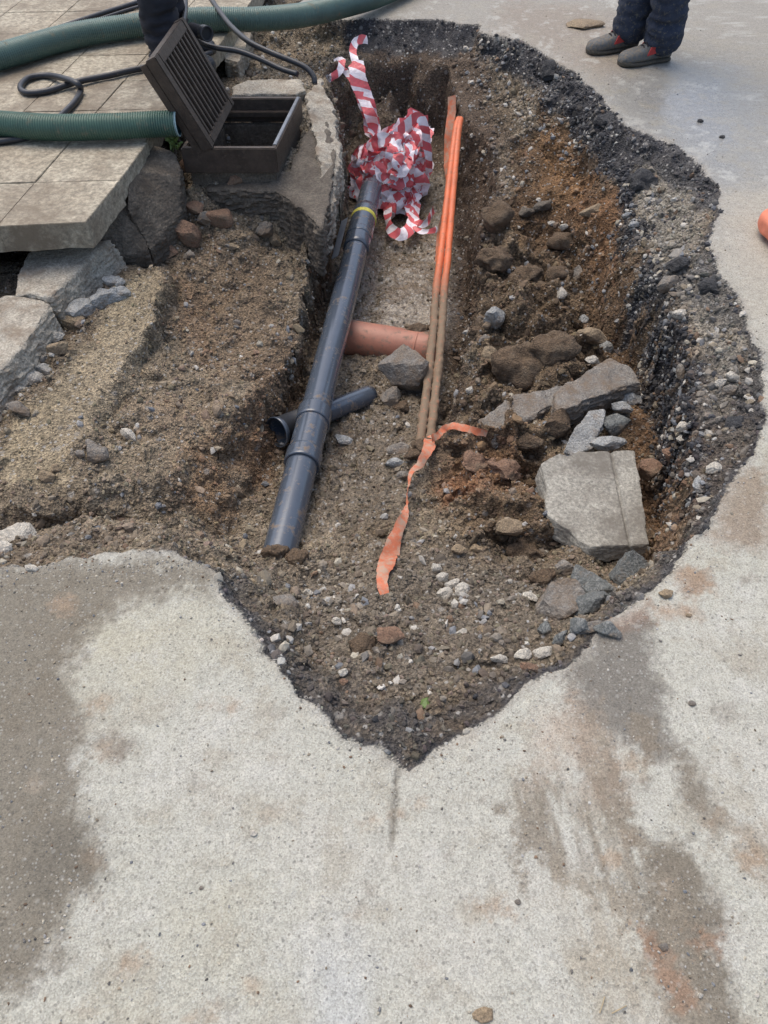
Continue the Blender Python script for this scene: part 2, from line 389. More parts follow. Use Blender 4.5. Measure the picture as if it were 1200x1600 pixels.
def poly_sdf(pts, x, y):         # negative inside
    d = np.full(x.shape, 1e9); ins = np.zeros(x.shape, bool); n = len(pts)
    for i in range(n):
        ax, ay = pts[i][:2]; bx, by = pts[(i + 1) % n][:2]
        ex, ey = bx - ax, by - ay; t = np.clip(((x - ax) * ex + (y - ay) * ey) / (ex * ex + ey * ey + 1e-12), 0, 1)
        d = np.minimum(d, (x - ax - ex * t) ** 2 + (y - ay - ey * t) ** 2)
        c = ((ay > y) != (by > y)) & (x < ex * (y - ay) / (ey if abs(ey) > 1e-12 else 1e-12) + ax); ins ^= c
    d = np.sqrt(d); return np.where(ins, -d, d)
rimw = [U(x, y, 0) for x, y in RIM] + [Vector((x, y, 0)) for x, y in RIMW]
rim_sd = np.full(len(fx), 9.); rim_sd[core] = poly_sdf(rimw, wx[core], wy[core])
far_ = ~core
rim_sd[far_] = poly_sdf(rimw, fx[far_], fy[far_])
nA = np.zeros(len(fx)); nA[core] = fbm(P2[core], 7, 5, 21, .6)
nB = np.zeros(len(fx)); nB[core] = fbm(P2[core], 26, 4, 31, .6)
nF = np.zeros(len(fx)); nF[core] = fbm(P2[core], 85, 3, 37, .7)
def mask(px, z=0., soft=.03, rag=.06):
    pts = [U(a, b, z) for a, b in px] if len(px[0]) == 2 else [U(*a) for a in px]
    x0 = min(p.x for p in pts) - .4; x1 = max(p.x for p in pts) + .4; y0 = min(p.y for p in pts) - .4; y1 = max(p.y for p in pts) + .4
    s = (fx > x0) & (fx < x1) & (fy > y0) & (fy < y1); r = np.zeros(len(fx))
    d = poly_sdf(pts, fx[s], fy[s]) + rag * nA[s] + rag * .6 * nB[s] + min(rag, .03) * 1.1 * nF[s]
    r[s] = np.clip(.5 - d / soft / 2, 0, 1); return r
soilness = np.clip((-rim_sd) / .02, 0, 1)

# displacement (all three axes, so walls are rough too)
P3 = np.c_[fx, fy, Hf]; c_ = core & (rim_sd < .05); Q = P3[c_]
D = np.zeros((len(fx), 3))
amp = np.clip((-rim_sd[c_] + .01) / .05, 0, 1)[:, None]
smoothreg = (mask([(560,110),(700,110),(770,215),(760,330),(722,480),(700,300),(560,215)], -.5, .06)[c_] * .5)[:, None]
haunch = mask([(200,420),(265,425),(235,515),(180,595),(128,668),(105,745),(0,760),(0,665),(95,575),(150,500)], -.17, .03, .03)
lump = mask([(745,345),(900,400),(960,560),(900,640),(860,900),(700,860),(690,700),(740,560)], -.42, .08)
def billow(P, f, s): return (1 - 2.2 * np.abs(vn(P, f, s)))
for ax_ in range(3):
    big = fbm(Q, 7, 2, 40 + ax_) * (.038 if ax_ == 2 else .032)
    mid = fbm(Q, 22, 2, 60 + ax_) * .017
    fin = fbm(Q, 75, 2, 80 + ax_) * .0075
    D[c_, ax_] = (big + mid + fin)
bl = billow(Q, 4.2, 89) * .034 * lump[c_] + billow(Q, 7.5, 90) * (.010 + .022 * lump[c_]) + billow(Q, 11, 91) * .022 + billow(Q, 27, 92) * .009 + billow(Q, 60, 93) * .005
D[c_, 2] += bl * (.35 + 1.1 * lump[c_])
D[c_, 1] -= bl * .4 * lump[c_]
floors = mask([(575,290),(690,290),(712,480),(700,560),(560,560),(530,480)], -.66, .06, .03)[c_][:, None]
D[c_] *= (1 - .55 * floors) * amp * (1 - smoothreg) * (1 - .62 * haunch[c_][:, None])
# gentle relief of the road itself
rd = core & (rim_sd > -.02)
D[rd, 2] += .003 * fbm(P2[rd], 2.2, 3, 101) + .0012 * fbm(P2[rd], 60, 2, 102) - .006 * np.clip(1 - rim_sd[rd] / .05, 0, 1) * (.5 + .5 * nB[rd])
V = P3 + D

# ------------------------------------------------------------------ ground colours (what the material is, plus channel shade painted beside the ducts)
def C3(c): return np.array(S(*c))
C = np.tile(C3((112, 102, 88)), (len(fx), 1)); WET = np.full(len(fx), .12)
def paint(m, c, k=1.): 
    global C; m = (np.clip(m, 0, 1) * k)[:, None]; C = C * (1 - m) + C3(c) * m
nC = np.zeros(len(fx)); nC[core] = fbm(P2[core], 3.1, 5, 55, .6)
n3 = np.zeros(len(fx)); n3[c_] = fbm(V[c_], 5, 5, 66, .65)
paint(np.clip(n3 * 1.6, 0, 1), (138, 129, 114), .85); paint(np.clip(-n3 * 1.6, 0, 1), (92, 80, 66), .9)
# brown right hand wall and bench
paint(mask([(850,180,-.2),(930,250,-.2),(1000,400,-.2),(1060,560,-.2),(1080,780,-.2),(1030,880,-.2),(1000,880,-.4),(980,600,-.4),(880,480,-.4),(780,330,-.36),(810,240,-.28)], 0, .05), (90, 70, 50), .9)
paint(mask([(900,270,-.2),(970,340,-.2),(960,400,-.25),(900,330,-.28)], 0, .05), (128, 96, 68), .7)
paint(mask([(850,215),(900,235),(905,290),(860,280)], -.22, .06), (134, 104, 72), .6)
paint(mask([(960,560),(1060,560),(1070,640),(1075,800),(1030,880),(1010,760)], -.25, .06), (122, 98, 76), .6)
paint(lump, (94, 79, 62), .85); paint(lump * np.clip(n3 * 2, 0, 1), (132, 117, 97), .6)
paint(mask([(690,700),(800,690),(840,800),(700,790)], -.44, .08), (128, 100, 76), .7)
paint(mask([(700,740),(770,750),(760,800),(690,790)], -.44, .05), (140, 102, 76), .5)
paint(mask([(430,600,-.45),(480,590,-.45),(470,640,-.55),(400,750,-.5),(380,700,-.4)], 0, .06), (122, 90, 68), .7)
paint(mask([(270,430,-.28),(320,450,-.3),(330,560,-.3),(290,520,-.3)], 0, .07), (136, 106, 80), .6)
paint(mask([(230,620),(330,620),(300,690),(230,680)], -.26, .08), (138, 112, 90), .45)
# trench: damp darker walls and grey floor
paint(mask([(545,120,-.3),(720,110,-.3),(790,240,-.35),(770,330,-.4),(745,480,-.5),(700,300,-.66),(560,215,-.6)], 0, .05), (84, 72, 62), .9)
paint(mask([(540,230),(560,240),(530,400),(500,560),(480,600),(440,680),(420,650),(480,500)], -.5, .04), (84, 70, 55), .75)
fl = mask([(560,280),(700,280),(715,480),(690,640),(680,760),(600,860),(480,880),(430,860),(480,640)], -.62, .06)
paint(fl, (98, 89, 77), .8); WET += fl * .5
flu = mask([(575,290),(690,290),(712,480),(700,560),(560,560),(530,480)], -.66, .05, .04); paint(flu, (112, 103, 90), .8); WET += .35 * flu
pud = mask([(590,480),(640,462),(705,480),(715,510),(600,508)], -.66, .02, .03); paint(pud, (138, 132, 122), .9); WET = WET * (1 - pud) + pud * .95
pud2 = mask([(430,480),(545,560),(620,570),(590,600),(440,590)], -.6, .04, .03); paint(pud2, (118, 108, 94), .6)
# near rubble, grey
paint(mask([(400,860),(700,800),(880,900),(960,960),(870,1010),(640,1180),(520,1120),(380,930)], -.2, .1), (106, 100, 92), .7)
paint(haunch, (142, 132, 112), .8)
paint(mask([(130,560),(250,520),(330,600),(350,700),(300,750),(110,740)], -.24, .1), (138, 128, 112), .5)
paint(mask([(0,780),(330,820),(330,870),(0,880)], -.15, .08), (118, 108, 96), .7)
paint(mask([(470,120),(540,180),(535,260),(440,290),(430,270),(480,150)], -.12, .05), (146, 140, 128), .75)
paint(mask([(425,598,-.34),(355,650,-.29),(300,700,-.265),(268,752,-.24),(345,838,-.42),(406,740,-.52),(453,660,-.57),(478,600,-.6)], 0, .05), (120, 98, 76), .75)
paint(mask([(722,200,-.3),(765,230,-.34),(775,310,-.4),(752,345,-.42),(760,470,-.5),(735,540,-.5),(718,640,-.5),(700,700,-.5),(690,640,-.56),(708,480,-.63),(702,300,-.62)], 0, .03), (74, 61, 49), .85)  # shadow of the deep channel right of the ducts, painted in dark brown
paint(mask([(250,400),(330,380),(440,410),(470,520),(430,600),(330,620),(290,520)], -.33, .08, .1), (116, 101, 84), .7)
C = C * np.array([1.05, 1.0, .91])
def smooth_(a): return np.clip(a * 1.0, 0, 1)
band = np.zeros(len(fx))
wd = .045 + .035 * nC + .03 * nB
insd = -rim_sd
band = np.clip(1.2 - insd / np.maximum(wd, .02) , 0, 1) * (insd > -.004)
leftoff = np.clip((fx + .62) / .1, 0, 1)
band *= np.maximum(leftoff, np.clip((fy - 4.4) / .2, 0, 1)); band *= np.clip((fx + .55) / .1, 0, 1) * (fy > 3) + (fy <= 3)
blk = mask([(525,25),(745,35),(760,55),(740,70),(540,64)], -.07, .02, .01)
blk = np.maximum(blk, mask([(757,48),(850,75),(930,138),(975,200),(1000,240),(1000,330),(965,310),(925,230),(870,170),(820,105),(750,75)], -.06, .03, .04))
blk = np.maximum(blk, mask([(975,198),(1060,227),(1127,295),(1118,330),(1095,330),(1075,298),(1035,262),(975,240)], -.03, .02, .02))
blk = np.maximum(blk, .5 * mask([(985,300),(1060,320),(1085,400),(1060,480),(1010,400)], -.1, .06, .1))
blk = np.maximum(blk, .9 * mask([(1040,400),(1120,430),(1160,485),(1170,540),(1100,500),(1060,460)], -.07, .04, .05))
blk = np.maximum(blk, .65 * mask([(1080,560),(1110,540),(1200,600),(1200,650),(1140,765),(1060,880),(1085,760)], -.07, .04, .08))
blk = np.maximum(blk, .9 * mask([(1160,520),(1200,600),(1203,645),(1170,700),(1150,640)], -.03, .03, .03))
blk = np.maximum(blk, .75 * mask([(330,880),(352,935),(400,1000),(452,1060),(500,1108),(527,1158),(590,1168),(640,1202),(690,1176),(742,1140),(800,1090),(780,1060),(690,1120),(560,1100),(470,1010),(400,930),(370,880)], -.03, .03, .06))
blk = np.maximum(blk, .5 * mask([(270,865),(330,880),(345,930),(290,900)], -.02, .03, .05))
inner = mask([(905,190,-.12),(950,240,-.13),(992,300,-.13),(1012,380,-.13),(1045,455,-.12),(1075,552,-.11),(1092,680,-.1),(1094,770,-.09),(1072,785,-.15),(1062,690,-.18),(1050,575,-.2),(1018,490,-.22),(985,410,-.22),(962,325,-.22),(922,265,-.22),(885,208,-.2)], 0, .02, .05)
asph = np.maximum(blk, band * .95) * (insd > -.012) * np.clip((Hf + D[:, 2] + .15 + .03 * nB) / .03, 0, 1)
paint(asph, (58, 57, 58)); WET = np.maximum(WET * (1 - asph), asph * .25)
paint(asph * np.clip(nB * 2, 0, 1), (92, 90, 88), .6)
asph0 = asph
shelf = mask([(1000,245),(1075,290),(1090,335),(1085,400),(1150,480),(1160,600),(1120,640),(1090,500),(1030,400),(1000,330)], -.05, .05, .05)
paint(shelf * (1 - .75 * smooth_(asph)), (150, 144, 131), .85)
paint(inner, (50, 49, 50), .92)
asph = np.maximum(asph * (1 - .6 * shelf), inner)
# road
road = rim_sd > -.003
RC = np.tile(C3((169, 167, 154)), (len(fx), 1)); RW = np.full(len(fx), .05)
def rpaint(m, c, k=1., wt=None):
    global RC, RW
    m = np.clip(m, 0, 1) * k; RC = RC * (1 - m[:, None]) + C3(c) * m[:, None]
    if wt is not None: RW = RW * (1 - m) + wt * m
rpaint(np.clip(nC * 1.5, 0, 1), (168, 163, 144), .9); rpaint(np.clip(-nC * 1.5, 0, 1), (174, 171, 160), .7)
rpaint(np.clip((fy - 1.6) / 1.2, 0, 1), (142, 139, 130), .85, .4)
rpaint(np.clip((fy - 3.4) / 1.5, 0, 1), (140, 134, 122), .7, .5)
rpaint(mask([(800,0),(960,20),(1000,110),(930,130),(850,70),(760,40)], 0, .12, .15), (132, 118, 102), .6, .4)
rpaint(mask([(990,130),(1130,110),(1190,200),(1150,330),(1110,280),(1000,200),(960,150)], 0, .22, .1), (134, 133, 129), .9, 1.)
nM = np.zeros(len(fx)); nM[core] = fbm(P2[core], 11, 5, 71, .7)
rpaint(np.clip((nM - .12) * 4, 0, 1), (150, 143, 126), .45); rpaint(np.clip((-nM - .2) * 4, 0, 1), (182, 180, 170), .5)
rpaint(mask([(1130,300),(1300,290),(1300,620),(1190,560),(1160,470),(1115,400)], 0, .1, .12), (166, 160, 146), .8, .1)
L = mask([(-250,890),(100,872),(330,868),(350,905),(300,925),(190,948),(135,985),(115,1050),(128,1120),(105,1200),(118,1260),(145,1340),(120,1400),(92,1450),(75,1500),(40,1550),(0,1575),(-250,1640)], 0, .028, .05)
rpaint(L, (112, 105, 91), .92, .25)
rpaint(L * np.clip(nC + nB, 0, 1), (104, 94, 78), .6); rpaint(mask([(60,1280),(140,1290),(150,1350),(80,1400),(30,1380)], 0, .05, .05), (98, 93, 82), .6, .2)
G1 = mask([(880,1050),(930,985),(1015,962),(1022,1010),(1030,1130),(1080,1190),(1040,1190),(960,1150),(900,1130)], 0, .03, .05); rpaint(G1, (108, 103, 94), .9, .2)
sd0, sd1 = U(900, 1050), U(1110, 1600); sdir = (sd1 - sd0).normalized()
nS = np.zeros(len(fx)); nS[core] = fbm(np.c_[(fx * sdir.x + fy * sdir.y) * 2.2, (fx * sdir.y - fy * sdir.x) * 13, 0 * fx][core], 1.6, 5, 77, .65)
stk = np.clip(.72 + nS * 2.6, 0, 1)
G2 = stk * mask([(900,1120),(990,1150),(1000,1260),(1030,1330),(1060,1400),(1060,1450),(1000,1440),(930,1400),(850,1350),(825,1240),(840,1200),(920,1200)], 0, .02, .13); rpaint(G2, (122, 113, 98), .85, .15)
G3 = mask([(1050,1175),(1085,1180),(1110,1250),(1135,1285),(1120,1300),(1070,1260)], 0, .02, .02); rpaint(G3, (120, 112, 98), .9, .15)
G4 = mask([(1045,1300),(1075,1305),(1105,1360),(1130,1430),(1140,1500),(1155,1560),(1180,1640),(1070,1640),(1040,1560),(1010,1480),(1000,1400),(1010,1330)], 0, .026, .045); rpaint(G4, (112, 104, 90), .92, .2)
G5 = mask([(1150,1300),(1260,1310),(1260,1400),(1190,1375)], 0, .03, .03); rpaint(G5, (138, 126, 108), .8, .15)
G6 = stk * mask([(900,1380),(1010,1440),(1060,1560),(1070,1640),(880,1640),(900,1540),(880,1450)], 0, .06, .1); rpaint(G6, (150, 140, 122), .6)
rpaint(mask([(1000,1450),(1035,1480),(1080,1560),(1065,1575),(1030,1530)], 0, .01, .02), (138, 110, 88), .7)
rpaint(mask([(1075,1465),(1130,1462),(1132,1492),(1095,1490)], 0, .01, .02), (138, 110, 88), .7)
rpaint(mask([(915,1160),(980,1180),(985,1255),(920,1250)], 0, .04, .05), (136, 118, 100), .45)
rpaint(mask([(1100,780),(1150,735),(1200,720),(1200,850),(1130,860)], 0, .04, .05), (126, 108, 88), .75, .1)
rpaint(mask([(1050,890),(1110,885),(1115,925),(1070,935)], 0, .015, .02), (134, 108, 84), .75, .1)
rpaint(mask([(1015,945),(1080,950),(1090,965),(1030,965)], 0, .02, .02), (146, 116, 88), .7)
rpaint(mask([(940,965),(1010,940),(1015,965),(960,990)], 0, .02, .02), (128, 104, 88), .6)
rpaint(mask([(480,1480),(540,1460),(580,1520),(570,1640),(470,1640)], 0, .06, .06), (172, 174, 172), .5)
rpaint(mask([(820,1130),(900,1090),(920,1150),(850,1210)], 0, .05, .06), (162, 146, 128), .6)
rng = random.Random(5)
for _ in range(70):
    cx, cy, r = rng.uniform(0, 1200), rng.uniform(900, 1600), rng.uniform(6, 20)
    pl = [(cx + r * math.cos(a), cy + r * .8 * math.sin(a)) for a in [i * 1.05 for i in range(6)]]
    rpaint(mask(pl, 0, .012, .02), rng.choice([(150, 138, 120), (120, 112, 100), (150, 128, 104), (150, 142, 126)]), rng.uniform(.2, .6))
dust = np.clip(1 - rim_sd / (.05 + .05 * nC), 0, 1) * (rim_sd > 0) * np.clip(.5 + nB, 0, 1)
rpaint(dust * (fy < 3), (160, 157, 146), .5); rpaint(np.clip(1 - rim_sd / .02, 0, 1), (140, 134, 124), .5)
rpaint(mask([(483,1185),(488,1185),(491,1400),(486,1600),(480,1600),(485,1400)], 0, .006, .004), (186, 182, 170), .4)
rpaint(mask([(735,1010),(900,990),(905,1010),(800,1080)], 0, .02, .03), (130, 122, 108), .3)
# joint crack from the tip of the hole
rpaint(mask([(617,1200),(623,1200),(620,1290),(612,1330),(610,1330)], 0, .006, .004), (96, 90, 78), .9)
# wet gloss patch far right is material wetness only
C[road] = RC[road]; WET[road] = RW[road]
V[:, 2] -= (.004 * mask([(618,1198),(623,1198),(619,1300),(612,1330),(610,1300)], 0, .006, .002))

ii = np.arange(nx * ny).reshape(ny, nx)
F = np.stack([ii[:-1, :-1], ii[:-1, 1:], ii[1:, 1:], ii[1:, :-1]], -1).reshape(-1, 4)
fr = (rim_sd[F] > 0).sum(1) >= 3
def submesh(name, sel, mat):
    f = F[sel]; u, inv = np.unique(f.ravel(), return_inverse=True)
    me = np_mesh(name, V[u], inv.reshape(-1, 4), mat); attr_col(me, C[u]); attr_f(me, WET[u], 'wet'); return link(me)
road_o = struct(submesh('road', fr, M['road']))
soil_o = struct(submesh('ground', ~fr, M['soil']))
bpy.context.view_layer.update()
DG = bpy.context.evaluated_depsgraph_get()
cam_p = Vector((0, 0, CH))
def hit(px, py):
    u = (px - 600) / FPX; v = (800 - py) / FPX
    d = Vector((u, CT + v * ST, -ST + v * CT)).normalized(); best = None
    for o in (soil_o, road_o):
        ok, loc, no, _ = o.ray_cast(cam_p, d, depsgraph=DG)
        if ok and (best is None or (loc - cam_p).length < (best[0] - cam_p).length): best = (loc.copy(), no.copy())
    return best or (U(px, py, 0), Vector((0, 0, 1)))
def drop(x, y):
    z = -9; n = Vector((0, 0, 1))
    for o in (soil_o, road_o):
        ok, loc, no, _ = o.ray_cast(Vector((x, y, 3)), Vector((0, 0, -1)), depsgraph=DG)
        if ok and loc.z > z: z = loc.z; n = no
    return z if z > -9 else 0.

# ------------------------------------------------------------------ loose stone and crumbs (uncountable)
def ico(n):
    bm = bmesh.new(); bmesh.ops.create_icosphere(bm, subdivisions=n, radius=1)
    v = np.array([x.co[:] for x in bm.verts]); f = np.array([[a.index for a in x.verts] for x in bm.faces]); bm.free(); return v, f
def facet(v, rs, n=11, smooth=.0, lo=.52):       # faceted rock: cut the sphere with random planes
    N = rs.normal(size=(n, 3)); N /= np.linalg.norm(N, axis=1)[:, None]; d = rs.uniform(lo, .95, n)
    if n < 20:
        i = np.arange(n) + .5; ph = np.arccos(1 - 2 * i / n); th = math.pi * (1 + 5 ** .5) * i + rs.rand() * 6
        N = np.c_[np.cos(th) * np.sin(ph), np.sin(th) * np.sin(ph), np.cos(ph)] + rs.normal(size=(n, 3)) * .28; N /= np.linalg.norm(N, axis=1)[:, None]; d = rs.uniform(.5, .82, n)
    u = v / np.linalg.norm(v, axis=1)[:, None]
    q = d[None] / np.maximum(u @ N.T, 1e-3); r = np.minimum(q.min(1), 1.15)
    return u * r[:, None]
def rotm(rs, n, flat=1.):
    q = rs.normal(size=(n, 4)); q[:, 1:3] *= flat; q /= np.linalg.norm(q, axis=1)[:, None]; w_, x, y, z = q.T
    return np.stack([np.stack([1 - 2 * (y * y + z * z), 2 * (x * y - z * w_), 2 * (x * z + y * w_)], -1),
                     np.stack([2 * (x * y + z * w_), 1 - 2 * (x * x + z * z), 2 * (y * z - x * w_)], -1),
                     np.stack([2 * (x * z - y * w_), 2 * (y * z + x * w_), 1 - 2 * (x * x + y * y)], -1)], 1)
def scatter(name, n, dens, size, pal, sub_, seed, sel=None, smooth=False, size_pow=3., wetcol=1.):
    """dens: per-vertex weight; pal(vertex ids, rs)->colours"""
    rs = np.random.RandomState(seed)
    a, b, c, d = (V[F[:, k]] for k in range(4))
    ar = .5 * np.linalg.norm(np.cross(c - a, d - b), axis=1)
    wt = ar * dens[F].mean(1)
    wt /= wt.sum(); fi = rs.choice(len(F), n, p=wt)
    t1, t2 = rs.rand(n, 1), rs.rand(n, 1)
    pos = (a[fi] * (1 - t1) + b[fi] * t1) * (1 - t2) + (d[fi] * (1 - t1) + c[fi] * t1) * t2
    s = size[0] + (size[1] - size[0]) * rs.rand(n) ** size_pow
    bv, bf = ico(sub_); shapes = [facet(bv, rs, 8, lo=.34) for _ in range(12)]; k = len(bv)
    sh = rs.randint(0, 12, n); sc = np.c_[s * rs.uniform(.8, 1.25, n), s * rs.uniform(.7, 1., n), s * rs.uniform(.45, .85, n)]
    Rm = rotm(rs, n, .35)
    VV = np.empty((n, k, 3))
    for j in range(12):
        m = sh == j; VV[m] = np.einsum('nij,nkj->nki', Rm[m], shapes[j][None] * sc[m][:, None, :])
    VV += pos[:, None, :]; VV[:, :, 2] += (s * .15)[:, None]
    FF = (bf[None] + (np.arange(n) * k)[:, None, None]).reshape(-1, 3)
    me = np_mesh(name, VV.reshape(-1, 3), FF, M['gravel'], smooth)
    cc = pal(F[fi, 0], rs); attr_col(me, np.repeat(cc, k, 0)); o = link(me); o['kind'] = 'stuff'; return o
def pal_local(ids, rs):
    c = C[ids] * rs.uniform(.6, 1.45, (len(ids), 1)) * rs.uniform(.94, 1.06, (len(ids), 3)); return c
STC = np.array([S(*c) for c in [(160, 158, 154), (190, 186, 176), (130, 132, 134), (150, 138, 118), (176, 168, 150), (112, 108, 102), (128, 106, 86), (190, 184, 172)]])
def pal_stone(ids, rs):
    c = STC[rs.randint(0, len(STC), len(ids))] * rs.uniform(.7, 1.1, (len(ids), 1))
    m = (rs.rand(len(ids), 1) < .55); loc = C[ids] * rs.uniform(.8, 1.6, (len(ids), 1)); return np.where(m, loc * .8 + c * .2, c * .92)
def pal_asph(ids, rs):
    k = np.array([S(*c) for c in [(46, 46, 48), (60, 60, 62), (74, 74, 76), (120, 120, 118), (160, 158, 150)]])
    return k[rs.choice(5, len(ids), p=[.32, .3, .18, .12, .08])] * rs.uniform(.8, 1.2, (len(ids), 1))
ins = (rim_sd < -.006) & core & ~((fx < -1.0) & (fy > 2.75))
inf_ = ins.astype(float)
near = 1. / np.maximum(.4 + fy, .5) ** .6
wallsm = mask([(545,120,-.3),(720,110,-.3),(790,240,-.35),(760,330,-.4),(722,480,-.6),(700,300,-.66),(560,215,-.6)], 0, .04)
scatter('soil_crumbs', 62000, inf_ * near * (1 - .75 * wallsm) * (1 - .8 * haunch) * (1 - .7 * pud) * (1 - .6 * flu), (.0028, .012), pal_local, 1, 3, smooth=False, size_pow=3.5)
gdens = inf_ * (.35 + np.clip(nC * 1.5, 0, 1)) * (1 - .85 * wallsm) * (1 - .8 * haunch) * (1 - .5 * fl) * (1 - .8 * flu) * (1 - .5 * lump)
gdens += inf_ * 2.2 * mask([(730,100,-.16),(800,80,-.1),(870,150,-.12),(920,230,-.15),(850,260,-.26),(790,300,-.32),(740,170,-.23)], 0, .06)
gdens += inf_ * 2.6 * mask([(1000,260),(1080,310),(1090,400),(1150,480),(1185,640),(1130,760),(1060,880),(1085,700),(1060,500),(1000,340)], -.06, .05)
gdens += inf_ * 1.2 * mask([(420,880),(700,860),(900,940),(800,1060),(640,1130),(500,1060)], -.2, .08)
gdens = gdens * (.12 + 1.6 * np.clip(.35 + 2.2 * nM, 0, 1.3))
scatter('loose_gravel', 9000, gdens, (.004, .022), pal_stone, 1, 5, size_pow=2.6)
scatter('soil_clods', 1100, inf_ * (.5 + lump) * (1 - .8 * wallsm) * (1 - .9 * haunch) * (1 - .6 * fl), (.009, .030), pal_local, 2, 9, smooth=False, size_pow=3)
smoothband = np.maximum(mask([(525,20),(745,30),(762,55),(740,72),(530,66)], -.07, .03, .01), mask([(975,195),(1060,222),(1130,292),(1122,335),(1090,335),(1070,300),(1030,264),(975,242)], -.03, .02, .02))
scatter('asphalt_fragments', 4200, np.clip(asph, 0, 1) * (rim_sd < 0) * (.2 + (fy > 2) * .6 + 2.2 * inner) * (1 - .85 * smoothband), (.003, .017), pal_asph, 1, 6, size_pow=2.2)
gd = (rim_sd > .0) & core & (fx > -1.4) & (fx < 1.8)
rdn = gd * (.22 + 8 * mask([(0,872),(330,865),(345,900),(200,905),(0,900)], 0, .03, .05) + 1.2 * np.clip(1 - rim_sd / .12, 0, 1) + .5 * L + .4 * G4 + .3 * G2) * near ** 2
scatter('road_grit', 5200, rdn, (.0015, .0055), lambda ids, rs: STC[rs.randint(0, 8, len(ids))] * rs.uniform(.5, 1.1, (len(ids), 1)), 1, 8, size_pow=4)
# ------------------------------------------------------------------ sweeps, slabs, rocks
def crv(pts, n=12):              # Catmull-Rom through points
    P = [Vector(p) for p in pts]; P = [P[0] * 2 - P[1]] + P + [P[-1] * 2 - P[-2]]; o = []
    for i in range(1, len(P) - 2):
        for k in range(n):
            t = k / n; a, b, c, d = P[i - 1:i + 3]
            o.append(.5 * ((2 * b) + (c - a) * t + (2 * a - 5 * b + 4 * c - d) * t * t + (3 * b - a - 3 * c + d) * t ** 3))
    o.append(P[-2].copy()); return o
def resample(pts, step):
    d = [0]
    for a, b in zip(pts, pts[1:]): d.append(d[-1] + (b - a).length)
    n = max(2, int(d[-1] / step)); X = np.interp(np.linspace(0, d[-1], n + 1), d, np.arange(len(pts))); o = []
    for x in X:
        i = min(int(x), len(pts) - 2); o.append(pts[i].lerp(pts[i + 1], x - i))
    return o
def frames(pts):
    T = []
    for i in range(len(pts)): T.append((pts[min(i + 1, len(pts) - 1)] - pts[max(i - 1, 0)]).normalized())
    n = T[0].orthogonal().normalized(); N = []
    for t in T: n = (n - t * n.dot(t)).normalized(); N.append(n.copy())
    return T, N
def tube(name, pts, rad, mat, seg=20, caps=(True, True), hollow=0., mat_in=None, dep=.14):
    T, N = frames(pts); n = len(pts); V_, F_ = [], []
    rf = rad if callable(rad) else (lambda i: rad)
    for i, p in enumerate(pts):
        b = T[i].cross(N[i])
        for k in range(seg):
            a = 2 * math.pi * k / seg; V_.append(p + (N[i] * math.cos(a) + b * math.sin(a)) * rf(i))
    for i in range(n - 1):
        for k in range(seg):
            F_.append((i * seg + k, i * seg + (k + 1) % seg, (i + 1) * seg + (k + 1) % seg, (i + 1) * seg + k))
    nv = len(V_)
    me = bpy.data.meshes.new(name); mi = [0] * len(F_)
    for e, (on, i, s) in enumerate(((caps[0], 0, -1), (caps[1], n - 1, 1))):
        if not on: continue
        if hollow:               # an open end with a wall and a dark inside
            b = T[i].cross(N[i]); base = len(V_)
            for dep, rr in ((0, rf(i) * hollow), (-dep * s, rf(i) * hollow)):
                for k in range(seg):
                    a = 2 * math.pi * k / seg; V_.append(pts[i] + T[i] * dep + (N[i] * math.cos(a) + b * math.sin(a)) * rr)
            for k in range(seg):
                k2 = (k + 1) % seg
                F_.append((i * seg + k, i * seg + k2, base + k2, base + k)[::s]); mi.append(0)
                F_.append((base + k, base + k2, base + seg + k2, base + seg + k)[::s]); mi.append(1 if mat_in else 0)
            F_.append(tuple(base + seg + k for k in range(seg))); mi.append(1 if mat_in else 0)
        else:
            F_.append(tuple(i * seg + k for k in range(seg))[::s]); mi.append(0)
    me.from_pydata(V_, [], F_); me.materials.append(mat)
    if mat_in: me.materials.append(mat_in)
    me.polygons.foreach_set('material_index', mi)
    me.polygons.foreach_set('use_smooth', [len(f) == 4 for f in F_]); me.update(); return me
def eval_mods(bm, mods, mat, name):
    me = bpy.data.meshes.new(name); bm.to_mesh(me); bm.free(); o = bpy.data.objects.new(name, me); COL.objects.link(o)
    for k, kw in mods:
        m = o.modifiers.new(k, k)
        for a, b in kw.items(): setattr(m, a, b)
    dg = bpy.context.evaluated_depsgraph_get(); dg.update()
    r = bpy.data.meshes.new_from_object(o.evaluated_get(dg)); bpy.data.objects.remove(o); bpy.data.meshes.remove(me)
    r.materials.clear(); r.materials.append(mat); return r
def roughen(me, amp, f, seed=0, octv=4, flat=False, carve=None):
    v = get_co(me); n = get_no(me); d = fbm(v + seed * 3.1, f, octv, seed) * amp
    v = v + n * d[:, None]
    side = np.clip(1.3 - 2 * np.abs(n[:, 2]), 0, 1)
    v = v + n * (fbm(v * np.array([1, 1, 4.]) + seed, 34, 4, seed + 5) * amp * 1.6 * side)[:, None]
    if carve is not None: v = carve(v)
    set_co(me, v)
    me.polygons.foreach_set('use_smooth', np.full(len(me.polygons), not flat, bool)); return me
